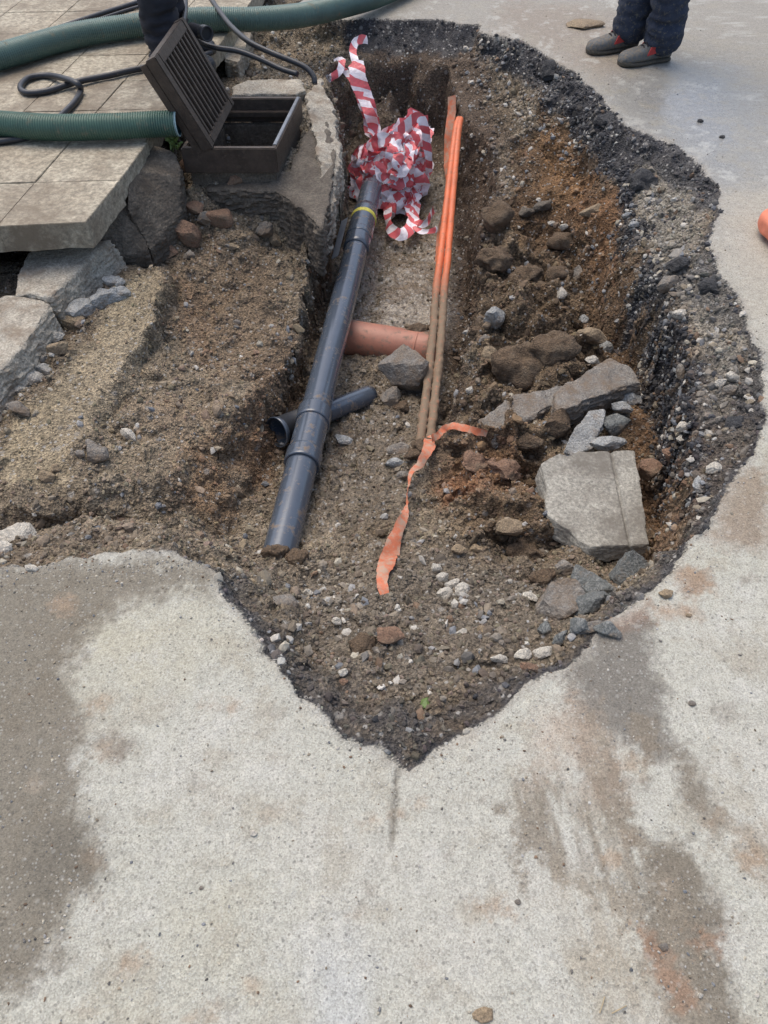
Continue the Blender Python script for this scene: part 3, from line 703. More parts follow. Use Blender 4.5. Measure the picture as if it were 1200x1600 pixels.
def chunk(name, top, thick, mat, vox=.008, amp=.005, f=14, seed=0, skew=(0, 0), bottom=None, carve=None, rag=0., flat=True):
    """slab from its top outline (world points), extruded down, its faces weathered"""
    bm = bmesh.new(); rs = random.Random(seed)
    if rag:
        t2 = []
        for i, p in enumerate(top):
            q = top[(i + 1) % len(top)]; n = max(1, int((q - p).length / .035))
            for k in range(n):
                x = p.lerp(q, k / n)
                if k: x = x + Vector((rs.uniform(-rag, rag), rs.uniform(-rag, rag), 0))
                t2.append(x)
        top = t2
    a = [bm.verts.new(p) for p in top]
    b = [bm.verts.new(Vector(bottom[i]) if bottom else p + Vector((skew[0] + rs.uniform(-rag, rag), skew[1] + rs.uniform(-rag, rag), -thick))) for i, p in enumerate(top)]
    n = len(a); bm.faces.new(a); bm.faces.new(b[::-1])
    for i in range(n): bm.faces.new((a[i], b[i], b[(i + 1) % n], a[(i + 1) % n]))
    bmesh.ops.triangulate(bm, faces=bm.faces[:]); bmesh.ops.recalc_face_normals(bm, faces=bm.faces[:])
    me = eval_mods(bm, [('REMESH', dict(mode='VOXEL', voxel_size=vox))], mat, name)
    return roughen(me, amp, f, seed, carve=carve, flat=flat)
def ori(n, spin):
    z = n.normalized(); x = Vector((math.cos(spin), math.sin(spin), 0)); x = (x - z * x.dot(z)).normalized(); y = z.cross(x)
    return Matrix((x, y, z)).transposed()
def rock_mesh(size, seed, mat, level=3, planes=12, rough=.05, f=None):
    v, fc = ico(level); rs = np.random.RandomState(seed)
    u = facet(v, rs, planes); u = u / (np.ptp(u, axis=0)[None] / 2) * np.array(size)[None] / 2
    me = np_mesh('rock', u, fc, mat, False)
    s = sum(size) / 3
    n = get_no(me); u = u + n * (fbm(u / s + seed, 2.6, 5, seed, .6) * rough * 1.3 * s)[:, None]; set_co(me, u)
    return me
ROCKN = [0]
def rock(px, py, wpx, asp, mat, label, cat='stone', name='stone', seed=None, spin=0., up=.25, planes=12, level=3, rough=.06, group=None, tilt=.6, at=None, smooth=False):
    ROCKN[0] += 1; seed = seed or ROCKN[0] * 7 + 3
    p, n = hit(px, py)
    if at is not None: p = U(px, py, at); n = Vector((0, 0, 1))
    t = p.y * CT + (CH - p.z) * ST; s = wpx * t / FPX
    size = (s, s * asp[0], s * asp[1])
    me = rock_mesh(size, seed, M[mat], level, planes, rough)
    if smooth: me.polygons.foreach_set('use_smooth', np.full(len(me.polygons), True, bool))
    nn = Vector((0, 0, 1)).lerp(n, tilt).normalized()
    me.transform(ori(nn, spin).to_4x4())
    o = link(me, None, name); o.location = p + nn * (size[2] * up)
    return tag(o, label, cat, group)

# ------------------------------------------------------------------ pavement
bvec = Vector((.14, .99)).normalized(); avec = Vector((-.995, -.06)).normalized()
O2 = U(137, 349, .08); O2 = Vector((O2.x, O2.y)); TS = .335
bm = bmesh.new(); rs = random.Random(3)
TOPZ = .08
for r in range(19):
    nb0, nb1 = r * TS, (r + 1) * TS
    for c in range(15):
        off = 0.
        g = .0012
        if r >= 2: edge_in = 0
        p = [O2 + avec * (c * TS + g) + bvec * (nb0 + g), O2 + avec * ((c + 1) * TS - g) + bvec * (nb0 + g),
             O2 + avec * ((c + 1) * TS - g) + bvec * (nb1 - g), O2 + avec * (c * TS + g) + bvec * (nb1 - g)]
        if c == 0: 
            ed = [0, .0, .01, .012, .0, .0, .0][r % 7]
            p[0] = p[0] + avec * ed; p[3] = p[3] + avec * ed
            if r == 0: p[0] = p[0] + avec * .012 + bvec * .01
        z = TOPZ + rs.uniform(-.0012, .0012); th = .105 if r == 0 else (.085 if c == 0 else .06)
        T4 = [bm.verts.new((q.x, q.y, z + rs.uniform(-.001, .001))) for q in p]; B4 = [bm.verts.new((q.x, q.y, z - th)) for q in p]
        bm.faces.new(T4[::-1]); bm.faces.new(B4)
        for i in range(4): bm.faces.new((T4[i], T4[(i + 1) % 4], B4[(i + 1) % 4], B4[i]))
bmesh.ops.recalc_face_normals(bm, faces=bm.faces[:])
bmesh.ops.bevel(bm, geom=[e for e in bm.edges if all(v.co.z > .05 for v in e.verts)], offset=.002, segments=2, affect='EDGES')
bmesh.ops.subdivide_edges(bm, edges=[e for e in bm.edges if e.calc_length() > .2], cuts=9, use_grid_fill=True)
me = bpy.data.meshes.new('pavement'); bm.to_mesh(me); bm.free(); me.materials.append(M['pave'])
v = get_co(me); n = get_no(me)
edge_d = ((v[:, 0] - O2.x) * bvec.y - (v[:, 1] - O2.y) * bvec.x)
k = .0015 + .010 * ((np.abs(edge_d) < .03) | ((v[:, 1] < O2.y + .03))) * (v[:, 2] < TOPZ - .004)
v += n * (fbm(v, 16, 4, 7) * k)[:, None]; set_co(me, v)
struct(link(me))

# ------------------------------------------------------------------ kerbs and concrete of the footway edge
def kthing(o): o['kind'] = 'thing'; return o
def kerb(name, label, cat, pts, z, thick, mat, seed, amp=.006, skew=(0, 0), vox=.009, rag=.006, f=12):
    top = [U(*p, z) if len(p) == 2 else U(*p) for p in pts]
    return kthing(solo(name, chunk(name, top, thick, M[mat], vox, amp, f, seed, skew, rag=rag), label, cat))
kerb('kerbstone', 'large dark damp stone slab standing on edge between the paving corner and the gully frame', 'kerbstone',
     [(228,222,.03),(274,238,.03),(283,262,.0),(284,330,-.14),(236,392,-.2),(196,318,-.02),(199,285,.03)], 0, .2, 'conc_dark', 21, .006, (.0, .02))
kerb('kerb_fragment', 'dark triangular broken kerb piece wedged under the corner of the paving', 'kerb',
     [(138,352,-.02),(196,296,-.02),(206,318,-.05),(232,392,-.19),(190,402,-.2),(140,382,-.14)], 0, .14, 'conc_dark', 22, .004, (0, .02))
kerb('kerbstone', 'pale worn concrete kerb block just below the paving slabs, ending at the dark void', 'kerbstone',
     [(52,384,-.1),(175,372,-.1),(150,392,-.1),(112,430,-.1),(76,464,-.1),(46,458,-.1),(20,462,-.1),(30,420,-.11)], 0, .2, 'concrete', 23, .009, (.06, -.01))
kerb('kerbstone', 'pale concrete kerb block running out of view at the left edge below the dark void', 'kerbstone',
     [(8,460,-.11),(48,464,-.11),(74,472,-.11),(78,482,-.12),(38,535,-.11),(-10,590,-.11),(-90,680,-.11),(-220,690,-.11),(-120,560,-.11),(-40,480,-.11)], 0, .2, 'concrete', 24, .009, (.05, -.01))
kerb('concrete_block', 'rough brown concrete block beneath the iron gully frame beside the trench', 'concrete block',
     [(322,296,-.13),(430,299,-.13),(470,325,-.135),(504,357,-.14),(516,310,-.12),(526,240,-.08),(512,190,-.07),(482,200,-.07),(450,268,-.1),(335,262,-.12)], 0, .24, 'conc_dark', 25, .01, (-.01, .0), .009, .008, 9)
kerb('concrete_haunch', 'pale concrete lip along the trench edge right of the open gully frame', 'concrete edge',
     [(500,120,-.06),(524,180,-.07),(532,240,-.09),(520,320,-.16),(508,352,-.2),(498,330,-.16),(500,260,-.075),(488,190,-.05),(478,150,-.05)], 0, .16, 'concrete', 26, .011, (0, 0), .009, .01, 10)
kerb('concrete_block', 'flat buff concrete block lying behind the gully frame, in front of the black hoses', 'concrete block',
     [(362,135),(385,125),(430,122),(470,124),(478,140),(462,146),(400,146),(362,148)], -.03, .1, 'concrete', 27, .006)
kerb('kerb_fragment', 'broken kerb piece under the long green hose, right of the grate', 'kerb',
     [(345,55),(372,48),(395,50),(385,75),(372,98),(352,92)], .0, .1, 'concrete', 28, .005)

# ------------------------------------------------------------------ gully frame and grate
root = empty('catch_basin', (-.62, 3.62, -.07), 'open black cast iron gully frame with a worn shiny right rim', 'gully frame')
def prism_quad(name, outer, inner, z0, z1, mat, bev=.004):
    bm = bmesh.new(); n = len(outer)
    A = [bm.verts.new((p.x, p.y, z1)) for p in outer]; B = [bm.verts.new((p.x, p.y, z1)) for p in inner]
    Cc = [bm.verts.new((p.x, p.y, z0)) for p in outer]; Dd = [bm.verts.new((p.x, p.y, z0)) for p in inner]
    for i in range(n):
        j = (i + 1) % n
        bm.faces.new((A[i], A[j], B[j], B[i])); bm.faces.new((Cc[i], Dd[i], Dd[j], Cc[j]))
        bm.faces.new((A[i], Cc[i], Cc[j], A[j])); bm.faces.new((B[i], B[j], Dd[j], Dd[i]))
    bmesh.ops.recalc_face_normals(bm, faces=bm.faces[:])
    if bev: bmesh.ops.bevel(bm, geom=bm.edges[:], offset=bev, segments=2, affect='EDGES')
    me = bpy.data.meshes.new(name); bm.to_mesh(me); bm.free(); me.materials.append(mat); return me
out = [FR[a] for a in ('nl', 'nr', 'fr', 'fl')]
part('frame_wall', prism_quad('frame_wall', out, quadin(.90), -.07, .04, M['iron']), root)
part('seat_ledge', prism_quad('seat_ledge', quadin(.896), quadin(.80), -.035, -.012, M['iron'], .002), root)
rim_in = quadin(.94)
def bar_mesh(name, a, b, w_, z0, z1, mat, bev=.002):
    d = (b - a).normalized(); nrm = Vector((-d.y, d.x)) * w_
    q = [a, b, b + nrm, a + nrm]; bm = bmesh.new(); T4 = [bm.verts.new((p.x, p.y, z1)) for p in q]; B4 = [bm.verts.new((p.x, p.y, z0)) for p in q]
    bm.faces.new(T4); bm.faces.new(B4[::-1])
    for i in range(4): bm.faces.new((T4[i], B4[i], B4[(i + 1) % 4], T4[(i + 1) % 4]))
    bmesh.ops.recalc_face_normals(bm, faces=bm.faces[:]); bmesh.ops.bevel(bm, geom=bm.edges[:], offset=bev, segments=2, affect='EDGES')
    me = bpy.data.meshes.new(name); bm.to_mesh(me); bm.free(); me.materials.append(mat); return me
dd = (FR['fr'] - FR['nr']).normalized()
part('worn_rim', bar_mesh('worn_rim', FR['nr'] + dd * .03 + Vector((-.004, 0)), FR['fr'] - dd * .015 + Vector((-.004, 0)), .016, .036, .0445, M['iron_worn']), root)
# brick chamber inside
part('chamber_wall', prism_quad('chamber_wall', quadin(.93), quadin(.80), -.44, -.072, M['conc_dark'], .004), root)

L3, W3, T3 = .40, .46, .05
root = empty('drain_grate', (-.735, 3.59, .045), 'heavy rusty cast iron slotted grate propped open on its side in the gully frame', 'grate')
phi = R_(65); ux = Vector((-math.cos(phi), 0, math.sin(phi))); uy = Vector((.085, .996, 0)).normalized(); uz = ux.cross(uy).normalized()
if uz.x < 0: uz = -uz
g0 = Vector((-.742, 3.36, .045))
def gbox(bm, l0, l1, w0, w1, t0, t1):
    vs = []
    for t in (t0, t1):
        for l, w_ in ((l0, w0), (l1, w0), (l1, w1), (l0, w1)): vs.append(bm.verts.new(g0 + ux * l + uy * w_ + uz * t))
    for f in ((0, 1, 2, 3), (7, 6, 5, 4), (0, 4, 5, 1), (1, 5, 6, 2), (2, 6, 7, 3), (3, 7, 4, 0)): bm.faces.new([vs[i] for i in f])
def gmesh(name, boxes, bev=.004, mat=None):
    bm = bmesh.new()
    for b in boxes: gbox(bm, *b)
    bmesh.ops.recalc_face_normals(bm, faces=bm.faces[:]); bmesh.ops.bevel(bm, geom=bm.edges[:], offset=bev, segments=2, affect='EDGES')
    me = bpy.data.meshes.new(name); bm.to_mesh(me); bm.free(); me.materials.append(mat or M['iron']); return me
part('grate_frame', gmesh('grate_frame', [(0, L3, 0, .045, -T3, 0), (0, L3, W3 - .035, W3, -T3, 0), (.001, .04, .046, W3 - .036, -T3 + .002, -.001), (L3 - .045, L3 - .001, .046, W3 - .036, -T3 + .002, -.001)], .004), root)
nb = 9; sp = (W3 - .08) / nb
for i in range(nb):
    w0 = .045 + sp * (i + .5) - .0105 + .002
    part('grate_bar', gmesh('grate_bar', [(.036, L3 - .041, w0, w0 + .021, -T3 + .006, -.003 + .001 * (i % 2))], .003), root)
part('side_skirt', gmesh('side_skirt', [(-.0, L3 * .98, .004, .016, -T3 - .035, -T3 - .001)], .003), root)

# ------------------------------------------------------------------ pipes
def lin(a, b, n): return [a.lerp(b, i / n) for i in range(n + 1)]
pa, pb = U(436, 868, -.40), U(579, 300, -.47)
PR = .0565; ax = (pb - pa).normalized()
def on(px_y):                    # point on the pipe axis whose picture row is nearest
    best = min(((abs(800 - FPX * ((p.y * ST - (CH - p.z) * CT) / (p.y * CT + (CH - p.z) * ST)) - px_y), i) for i, p in enumerate(lin(pa, pb, 600))))
    return lin(pa, pb, 600)[best[1]]
root = empty('drain_pipe', pa, 'long dark grey plastic drain pipe lying down the length of the trench', 'pipe')
part('pipe_body', tube('pipe_body', lin(pa - ax * .06, pb + ax * .05, 60), PR, M['pvc'], 40), root)
def ring(name, r0, r1, rad, mat='pvc', label=None):
    a, b = on(r0), on(r1); n = 12; L_ = lin(a, b, n)
    f = lambda i: rad - .003 * (i in (0, n)) ; part(name, tube(name, L_, f, M[mat], 40), root, label)
ring('socket', 722, 652, PR + .004); ring('socket_lip', 728, 708, PR + .0095); ring('socket_lip', 662, 642, PR + .0095)
ring('coupling', 392, 330, PR + .007, 'pvc'); ring('coupling_lip', 376, 368, PR + .010); ring('yellow_mark', 347, 342, PR + .009, 'yellow')
# strap plate on its left side
a, b = on(412), on(352); side = ax.cross(Vector((0, 0, 1))).normalized() * -1
bmp = bmesh.new(); q = []
for p, s0 in ((a, .066), (b, .070)):
    for ds, dz in ((s0, .040), (s0 + .03, .020), (s0 + .035, .016), (s0 + .005, .034)): q.append(bmp.verts.new(p + side * ds + Vector((0, 0, dz))))
for i in range(4): bmp.faces.new((q[i], q[(i + 1) % 4], q[4 + (i + 1) % 4], q[4 + i]))
bmp.faces.new(q[:4][::-1]); bmp.faces.new(q[4:]); bmesh.ops.recalc_face_normals(bmp, faces=bmp.faces[:])
me = bpy.data.meshes.new('strap_plate'); bmp.to_mesh(me); bmp.free(); me.materials.append(M['clip']); part('strap_plate', me, root, 'lighter grey plastic plate on the left of the coupling')
# branch pipe below
p0, p1 = U(441, 672, -.455), U(566, 622, -.575)
d_ = (p1 - p0).normalized()
root = empty('branch_pipe', p0, 'short dark grey branch pipe with a flared open socket passing under the long drain pipe', 'pipe')
part('branch_body', tube('branch_body', lin(p0 + d_ * .04, p1 + d_ * .05, 20), .042, M['pvc'], 32), root)
part('flared_socket', tube('flared_socket', lin(p0 - d_ * .03, p0 + d_ * .10, 14), lambda i: .058 - .0014 * i + (.003 if i < 2 else 0), M['pvc'], 36, (True, False), .90, M['pvc_in']), root)
me = rock_mesh((.03, .02, .012), 5, M['leaf'], 2); me.transform(ori(Vector((-.3, -.4, .8)), .6).to_4x4()); me.transform(Matrix.Translation(on(660) + Vector((-.038, -.03, .036)))); solo('leaf_scrap', me, 'tiny yellow-green leaf scrap stuck on the drain pipe collar', 'leaf')
# terracotta pipe
p0, p1 = U(532, 526, -.585), U(690, 552, -.585)
root = empty('terracotta_pipe', p0, 'reddish brown clay pipe crossing the trench floor beneath the grey drain pipe', 'pipe')
q0, q1 = p0, p1
me = tube('pipe_barrel', lin(q0, q1, 50), .082, M['terra'], 48); roughen(me, .0012, 20, 4); part('pipe_barrel', me, root)
part('joint_collar', tube('joint_collar', lin(q0.lerp(q1, .745), q0.lerp(q1, .765), 3), .0835, M['terra'], 48), root)
# mud saddle on it
for i, (x, y, wd_) in enumerate([(655, 515, 34), (640, 522, 26), (668, 530, 30)]):
    rock(x, y, wd_, (.7, .35), 'st_brown', ['mud clod stuck on top of the clay pipe beside the orange ducts', 'small mud crumb left of the clod on top of the clay pipe', 'mud clod between the clay pipe and the orange ducts'][i], 'mud clod', 'mud_clod', at=-.515 - .01 * i, level=3, rough=.18, smooth=True)

# orange ducts
for i, (x, y, wd_) in enumerate([(660, 702, 40), (676, 700, 34), (648, 712, 30)]):
    rock(x, y, wd_, (.8, .55), 'st_brown', ['mud clod burying the end of the orange ducts', 'mud clod right of the one burying the orange duct ends', 'mud clod left of the one burying the orange duct ends'][i], 'mud clod', 'mud_clod', at=-.47, level=4, rough=.2, smooth=True)
def ductpath(dx):
    c = [(718, 186, -.25), (714, 205, -.27), (708, 260, -.34), (700, 340, -.42), (693, 410, -.46), (688, 450, -.47), (683, 520, -.475), (676, 590, -.47), (669, 650, -.47), (664, 694, -.485), (662, 720, -.53)]
    o = []
    for i, (x, y, z) in enumerate(c):
        p = U(x, y, z); o.append(p + Vector((dx * (.25 + .75 * min(1, i / 4)), 0, 0)))
    return resample(crv(o, 10), .012)
for s, lb in ((-.0185, 'left one of the two mud caked orange cable ducts lying along the trench'), (.0185, 'right one of the two mud caked orange cable ducts lying along the trench')):
    pts = ductpath(s); me = tube('cable_duct', pts, lambda i: .0168 + .0008 * math.sin(i * .37), M['duct'], 18)
    yy = get_co(me)[:, 1]; mud = np.clip((3.25 - yy) / .3, 0, 1); attr_f(me, mud, 'mud')
    roughen(me, .0012, 40, 3)
    vv = get_co(me); vv += get_no(me) * (np.maximum(0, fbm(vv, 60, 4, 8)) * .012 * mud)[:, None]; set_co(me, vv); solo('cable_duct', me, lb, 'cable duct', 'pair of orange cable ducts in the trench')
pts = resample(crv([UY(706, 150, 4.75), UY(703, 190, 4.72), UY(700, 230, 4.65), UY(702, 262, 4.5), UY(706, 300, 4.3), UY(706, 350, 4.1)], 8), .02)

def ribbon(name, pts, width, mat, nrm, step=.012, crumple=.006, seed=0, thick=.0006, wfun=None, across=3):
    P = resample(crv(pts, 10), step); T, _ = frames(P); n = len(P); L_ = np.linspace(0, len(nrm) - 1, n); V_, F_, UVs = [], [], []; acc = 0
    for i, p in enumerate(P):
        j = min(int(L_[i]), len(nrm) - 2); nv = Vector(nrm[j]).lerp(Vector(nrm[j + 1]), L_[i] - j)
        s = T[i].cross(nv); s = s.normalized() if s.length > 1e-4 else T[i].orthogonal(); nn = s.cross(T[i]).normalized()
        if i: acc += (p - P[i - 1]).length
        wd_ = width * (wfun(i / n) if wfun else 1)
        for k in range(across + 1):
            t = k / across - .5; V_.append(p + s * t * wd_ + nn * (abs(t) * wd_ * .25 * math.sin(i * .35 + seed))); UVs.append((acc, t * wd_ * 8))
    V_ = np.array([v[:] for v in V_]); V_ += np.stack([fbm(V_ + 9, 22, 3, seed + a) for a in range(3)], 1) * crumple
    for i in range(n - 1):
        for k in range(across): F_.append((i * (across + 1) + k, i * (across + 1) + k + 1, (i + 1) * (across + 1) + k + 1, (i + 1) * (across + 1) + k))
    return V_, np.array(F_), np.array(UVs)
def join_ribbons(name, L_, mat, thick=.0007):
    o = 0; VV, FF, UU = [], [], []
    for v, f, u in L_: VV.append(v); FF.append(f + o); UU.append(u); o += len(v)
    VV, FF, UU = np.concatenate(VV), np.concatenate(FF), np.concatenate(UU)
    me = np_mesh(name, VV, FF, mat); n = get_no(me); m = len(VV)
    V2 = np.concatenate([VV + n * thick / 2, VV - n * thick / 2]); F2 = np.concatenate([FF, (FF + m)[:, ::-1]])
    me = np_mesh(name, V2, F2, mat); uv = me.uv_layers.new(name='UVMap'); U2 = np.concatenate([UU, UU])[F2.ravel()]
    uv.data.foreach_set('uv', U2.astype(np.float32).ravel()); return me
me = join_ribbons('warning_strap', [ribbon('r', [UY(706, 150, 4.5), UY(704, 190, 4.42), UY(700, 235, 4.32), UY(702, 268, 4.22), UY(705, 320, 4.08)], .055, None, [(-.6, -.8, 0), (-.4, -.9, 0), (-.6, -.7, .2)], seed=3, crumple=.004)], M['otape'], .003)
solo('warning_strap', me, 'dull orange strap hanging down the far end of the trench behind the ducts', 'tape')
me = join_ribbons('warning_tape', [ribbon('r', [U(692, 335, -.5), U(686, 360, -.58), U(683, 385, -.64), U(681, 408, -.66)], .016, None, [(-.5, -.8, .3)] * 2, seed=5, crumple=.002)], M['otape'], .0015)
solo('warning_tape', me, 'thin faded yellowish strip beside the orange ducts near the striped tape bundle', 'tape')
def dropz(x, y, lift):           # a point just above the ground seen at that spot
    p, n = hit(x, y); return p + Vector((0, 0, lift))
tp = [(672, 694, .05), (668, 715, .05), (657, 738, .045), (643, 752, .045), (636, 790, .03), (626, 830, .025), (612, 868, .022), (601, 893, .02), (598, 915, .012), (602, 930, -.01)]
A_ = ribbon('r', [dropz(*q) for q in tp], .042, None, [(-.2, -.6, .7), (.2, -.3, .9), (-.9, -.2, .3), (.5, -.5, .6), (-.1, -.6, .8), (.1, -.6, .7)], seed=11, crumple=.010,
            wfun=lambda t: .55 + .35 * math.sin(t * 9 + 1) + .25 * (t > .5))
solo('warning_tape', join_ribbons('warning_tape', [A_], M['otape'], .001), 'torn twisted orange tape trailing from the duct ends towards the viewer', 'tape')
tp = [(676, 700, .05), (690, 688, .05), (703, 678, .045), (722, 677, .03), (742, 679, .02), (760, 681, .012)]
A_ = ribbon('r', [dropz(*q) for q in tp], .026, None, [(-.2, -.8, .5), (.2, -.4, .9), (0, -.9, .3)], seed=12, crumple=.008)
solo('warning_tape', join_ribbons('warning_tape', [A_], M['otape'], .001), 'short orange tape end running right to the flat muddy slab', 'tape')

# red and white tape bundle
rs = np.random.RandomState(4); L_ = []
def inb(t):                       # random point in the heap outline
    poly = [(548, 262), (552, 300), (575, 318), (610, 325), (645, 325), (668, 300), (672, 240), (666, 195), (650, 182), (620, 200), (590, 218), (566, 238)]
    c = np.array([612, 262]); a, b = poly[rs.randint(len(poly))], None
    k = rs.rand() ** .5; q = c + (np.array(a) - c) * k * 1.08 + rs.normal(size=2) * 4
    return q
for s in range(38):
    q = inb(0); pts = []; nr = []
    for i in range(9):
        q2 = inb(0); q = q * .12 + q2 * .88
        r = np.hypot((q[0] - 612) / 62, (q[1] - 262) / 70); Y = 4.16 + .06 * s / 11 + .14 * min(r, 1.2) ** 2 - .11 + rs.uniform(-.03, .03)
        Y += (300 - q[1]) * .0012
        pts.append((lambda p: p if p.z > -.60 else U(q[0], q[1], -.60))(UY(q[0], q[1], Y))); nr.append((rs.uniform(-.7, .7), -1, rs.uniform(-.4, .9)))
    L_.append(ribbon('r', pts, .062, None, nr, .010, .024, s, across=4))
def UF(x, y, Y):
    p = UY(x, y, Y); return p if p.z > -.60 else U(x, y, -.60)
def strand(px, Y0, w_, nr, seed, cr=.008, wf=None):
    L_.append(ribbon('r', [UF(x, y, Y0 + dy) for x, y, dy in px], w_, None, nr, .012, cr, seed, wfun=wf, across=3))
strand([(572, 300, .0), (576, 260, .1), (582, 215, .3), (580, 190, .4), (574, 165, .38), (562, 130, .44), (556, 100, .50), (552, 85, .55), (554, 66, .62), (562, 62, .64), (574, 62, .66)], 4.2, .095,
       [(0, -1, .1), (.9, -.3, 0), (0, -1, .2), (.1, -1, .3), (0, -1, .3), (.5, -.7, .3)], 31, .008, lambda t: .95 if .35 < t < .78 else .45)
strand([(590, 290, .0), (586, 240, .15), (583, 200, .35), (578, 180, .34), (566, 150, .40), (552, 125, .46), (540, 112, .5), (530, 104, .52), (526, 96, .54), (534, 94, .52), (530, 112, .46), (516, 122, .44), (503, 131, .38), (490, 142, .3)], 4.2, .07,
       [(.3, -1, .1), (.9, -.3, 0), (.2, -1, .2), (.1, -1, .4), (0, -.6, .8), (.5, -.7, .5), (-.3, -.9, .2)], 32, .008, lambda t: .9 if t < .55 else .55)
strand([(560, 290, 0), (556, 262, .02), (570, 236, .05), (582, 232, .07), (574, 270, .02), (566, 305, -.02)], 4.27, .06, [(-.4, -1, .2), (.3, -1, .4), (-.2, -1, 0)], 33)
strand([(555, 300, 0), (580, 308, -.04), (610, 312, -.05), (640, 318, -.03), (650, 300, 0)], 4.22, .06, [(0, -1, .6), (0, -1, .2), (.3, -1, .5)], 34)
strand([(592, 308, 0), (606, 325, -.04), (606, 350, -.1), (622, 366, -.14), (640, 358, -.12), (648, 335, -.06), (650, 308, 0)], 4.22, .062, [(-.2, -1, .5), (-.6, -1, .3), (.1, -.8, .9), (.5, -1, .4)], 35)
strand([(632, 305, 0), (640, 330, -.04), (648, 345, -.08), (662, 350, -.1), (672, 340, -.08), (678, 326, -.05)], 4.22, .04, [(-.2, -1, .5), (.3, -.8, .5), (.6, -1, .2)], 36)
strand([(645, 355, 0), (662, 362, -.01), (680, 360, -.01), (684, 356, 0)], 4.1, .028, [(0, -.8, .9), (.3, -.8, .5)], 37)
strand([(600, 225, 0), (630, 200, 0), (652, 182, 0), (664, 200, 0), (668, 235, 0), (670, 270, 0)], 4.22, .05, [(0, -1, .6), (.4, -1, .2), (.8, -1, .1)], 38)
me = join_ribbons('barrier_tape', L_, M['tape'], .0006)
solo('barrier_tape', me, 'crumpled red and white striped barrier tape heaped over the far end of the drain pipe', 'barrier tape')

# ------------------------------------------------------------------ hoses and cables
PZ = TOPZ
hz = PZ + .06
def hose_corr(name, ctrl, r, label, open_end=False, pitch=.0105):
    pts = resample(crv(ctrl, 12), pitch / 4)
    rr = lambda i: r + .0030 * math.sin(i * math.pi / 2 + .4)
    root = empty(name, pts[0], label, 'hose', 'green ribbed suction hoses')
    part('hose_tube', tube('hose_tube', pts, rr, M['hose2' if open_end else 'hose'], 28, (True, True), 0 if not open_end else .9, M['hose_in'] if open_end else None), root)
    if open_end:
        e = pts[-1]; d = (pts[-1] - pts[-5]).normalized(); part('hose_mouth', tube('hose_mouth', [e - d * .004 + d * .003 * i for i in range(4)], lambda i: r + .001, M['hose_rim'], 28, (False, True), .9, M['hose_in'], .02), root)
hose_corr('suction_hose', [U(-260, 150, hz), U(-120, 118, hz), U(0, 88, hz), U(110, 57, hz), U(200, 42, hz), U(300, 31, hz), U(400, 30, hz - .01), U(470, 24, hz - .03), U(530, 11, hz - .05), U(600, -10, hz - .07), U(680, -50, hz - .08), U(760, -110, hz - .08)], .056,
          'long green suction hose passing behind the black trouser leg to the top of the hole')
hose_corr('suction_hose', [U(-240, 170, hz), U(-120, 184, hz), U(-10, 193, hz), U(80, 199, hz), U(170, 198, hz), U(230, 195, hz), U(277, 193, hz + .004)], .050,
          'green ribbed suction hose lying on the paving, its open mouth against the iron grate', True)
def cable(ctrl, r, label, mat='rubber', seg=14, name='cable'):
    me = tube(name, resample(crv(ctrl, 12), .012), r * .85, M[mat], seg); return solo(name, me, label, 'cable')
cz = PZ + .016
cable([U(-80, 228, cz), U(0, 221, cz), U(50, 212, cz), U(78, 196, cz), U(100, 177, cz), U(118, 158, cz), U(126, 142, cz), U(122, 132, cz + .03), U(105, 124, cz + .03), U(75, 118, cz), U(45, 122, cz), U(32, 136, cz), U(42, 145, cz), U(75, 142, cz), U(120, 128, cz + .005), U(170, 118, cz), U(215, 108, cz), U(300, 92, cz), U(330, 82, cz)], .0165,
      'black rubber cable making a loop on the paving and passing under the ribbed hose')
cable([U(-60, 95, cz), U(30, 68, cz), U(80, 48, cz), U(150, 24, cz), U(220, 2, cz), U(300, -24, cz), U(420, -60, cz)], .015, 'thick black cable lying behind the long green hose at the top left')
cable([U(120, 42, cz - .006), U(170, 25, cz - .006), U(226, 8, cz - .006), U(320, -14, cz - .006), U(430, -50, cz)], .010, 'thinner dark cable between the thick cable and the long green hose')
cable([UY(288, -30, 4.6), UY(290, 10, 4.35), UY(288, 28, 4.2), UY(284, 42, 4.1), UY(276, 60, 4.0)], .014, 'black cable dropping behind the upper corner of the grate')
cable([UY(318, -20, 4.9), UY(334, 5, 4.7), UY(346, 22, 4.55), UY(362, 42, 4.4), UY(390, 66, 4.2), UY(425, 83, 4.1), UY(455, 95, 4.06), UY(478, 106, 4.03), UY(490, 120, 4.0), UY(492, 132, 3.98)], .0155, 'upper black cable crossing the green hose and diving into rubble by the tape end')
c1 = cable([UY(300, 52, 4.3), UY(318, 68, 4.2), UY(340, 75, 4.15), UY(372, 80, 4.12), UY(405, 92, 4.08), UY(440, 108, 4.02), UY(465, 116, 3.98)], .0145, 'lower black cable with a pale end, lying on the rubble behind the gully frame')
root = empty('hose_coupling', UY(315, 50, 4.15), 'dark round hose coupling just right of the grate top', 'coupling')
part('coupling_body', tube('coupling_body', lin(UY(300, 46, 4.2), UY(320, 52, 4.12), 6), .030, M['blackcloth'], 24), root)
part('coupling_rim', tube('coupling_rim', lin(UY(318, 51, 4.13), UY(324, 53, 4.10), 3), .034, M['rubber'], 24, (False, True), .8, M['pvc_in'], .012), root)

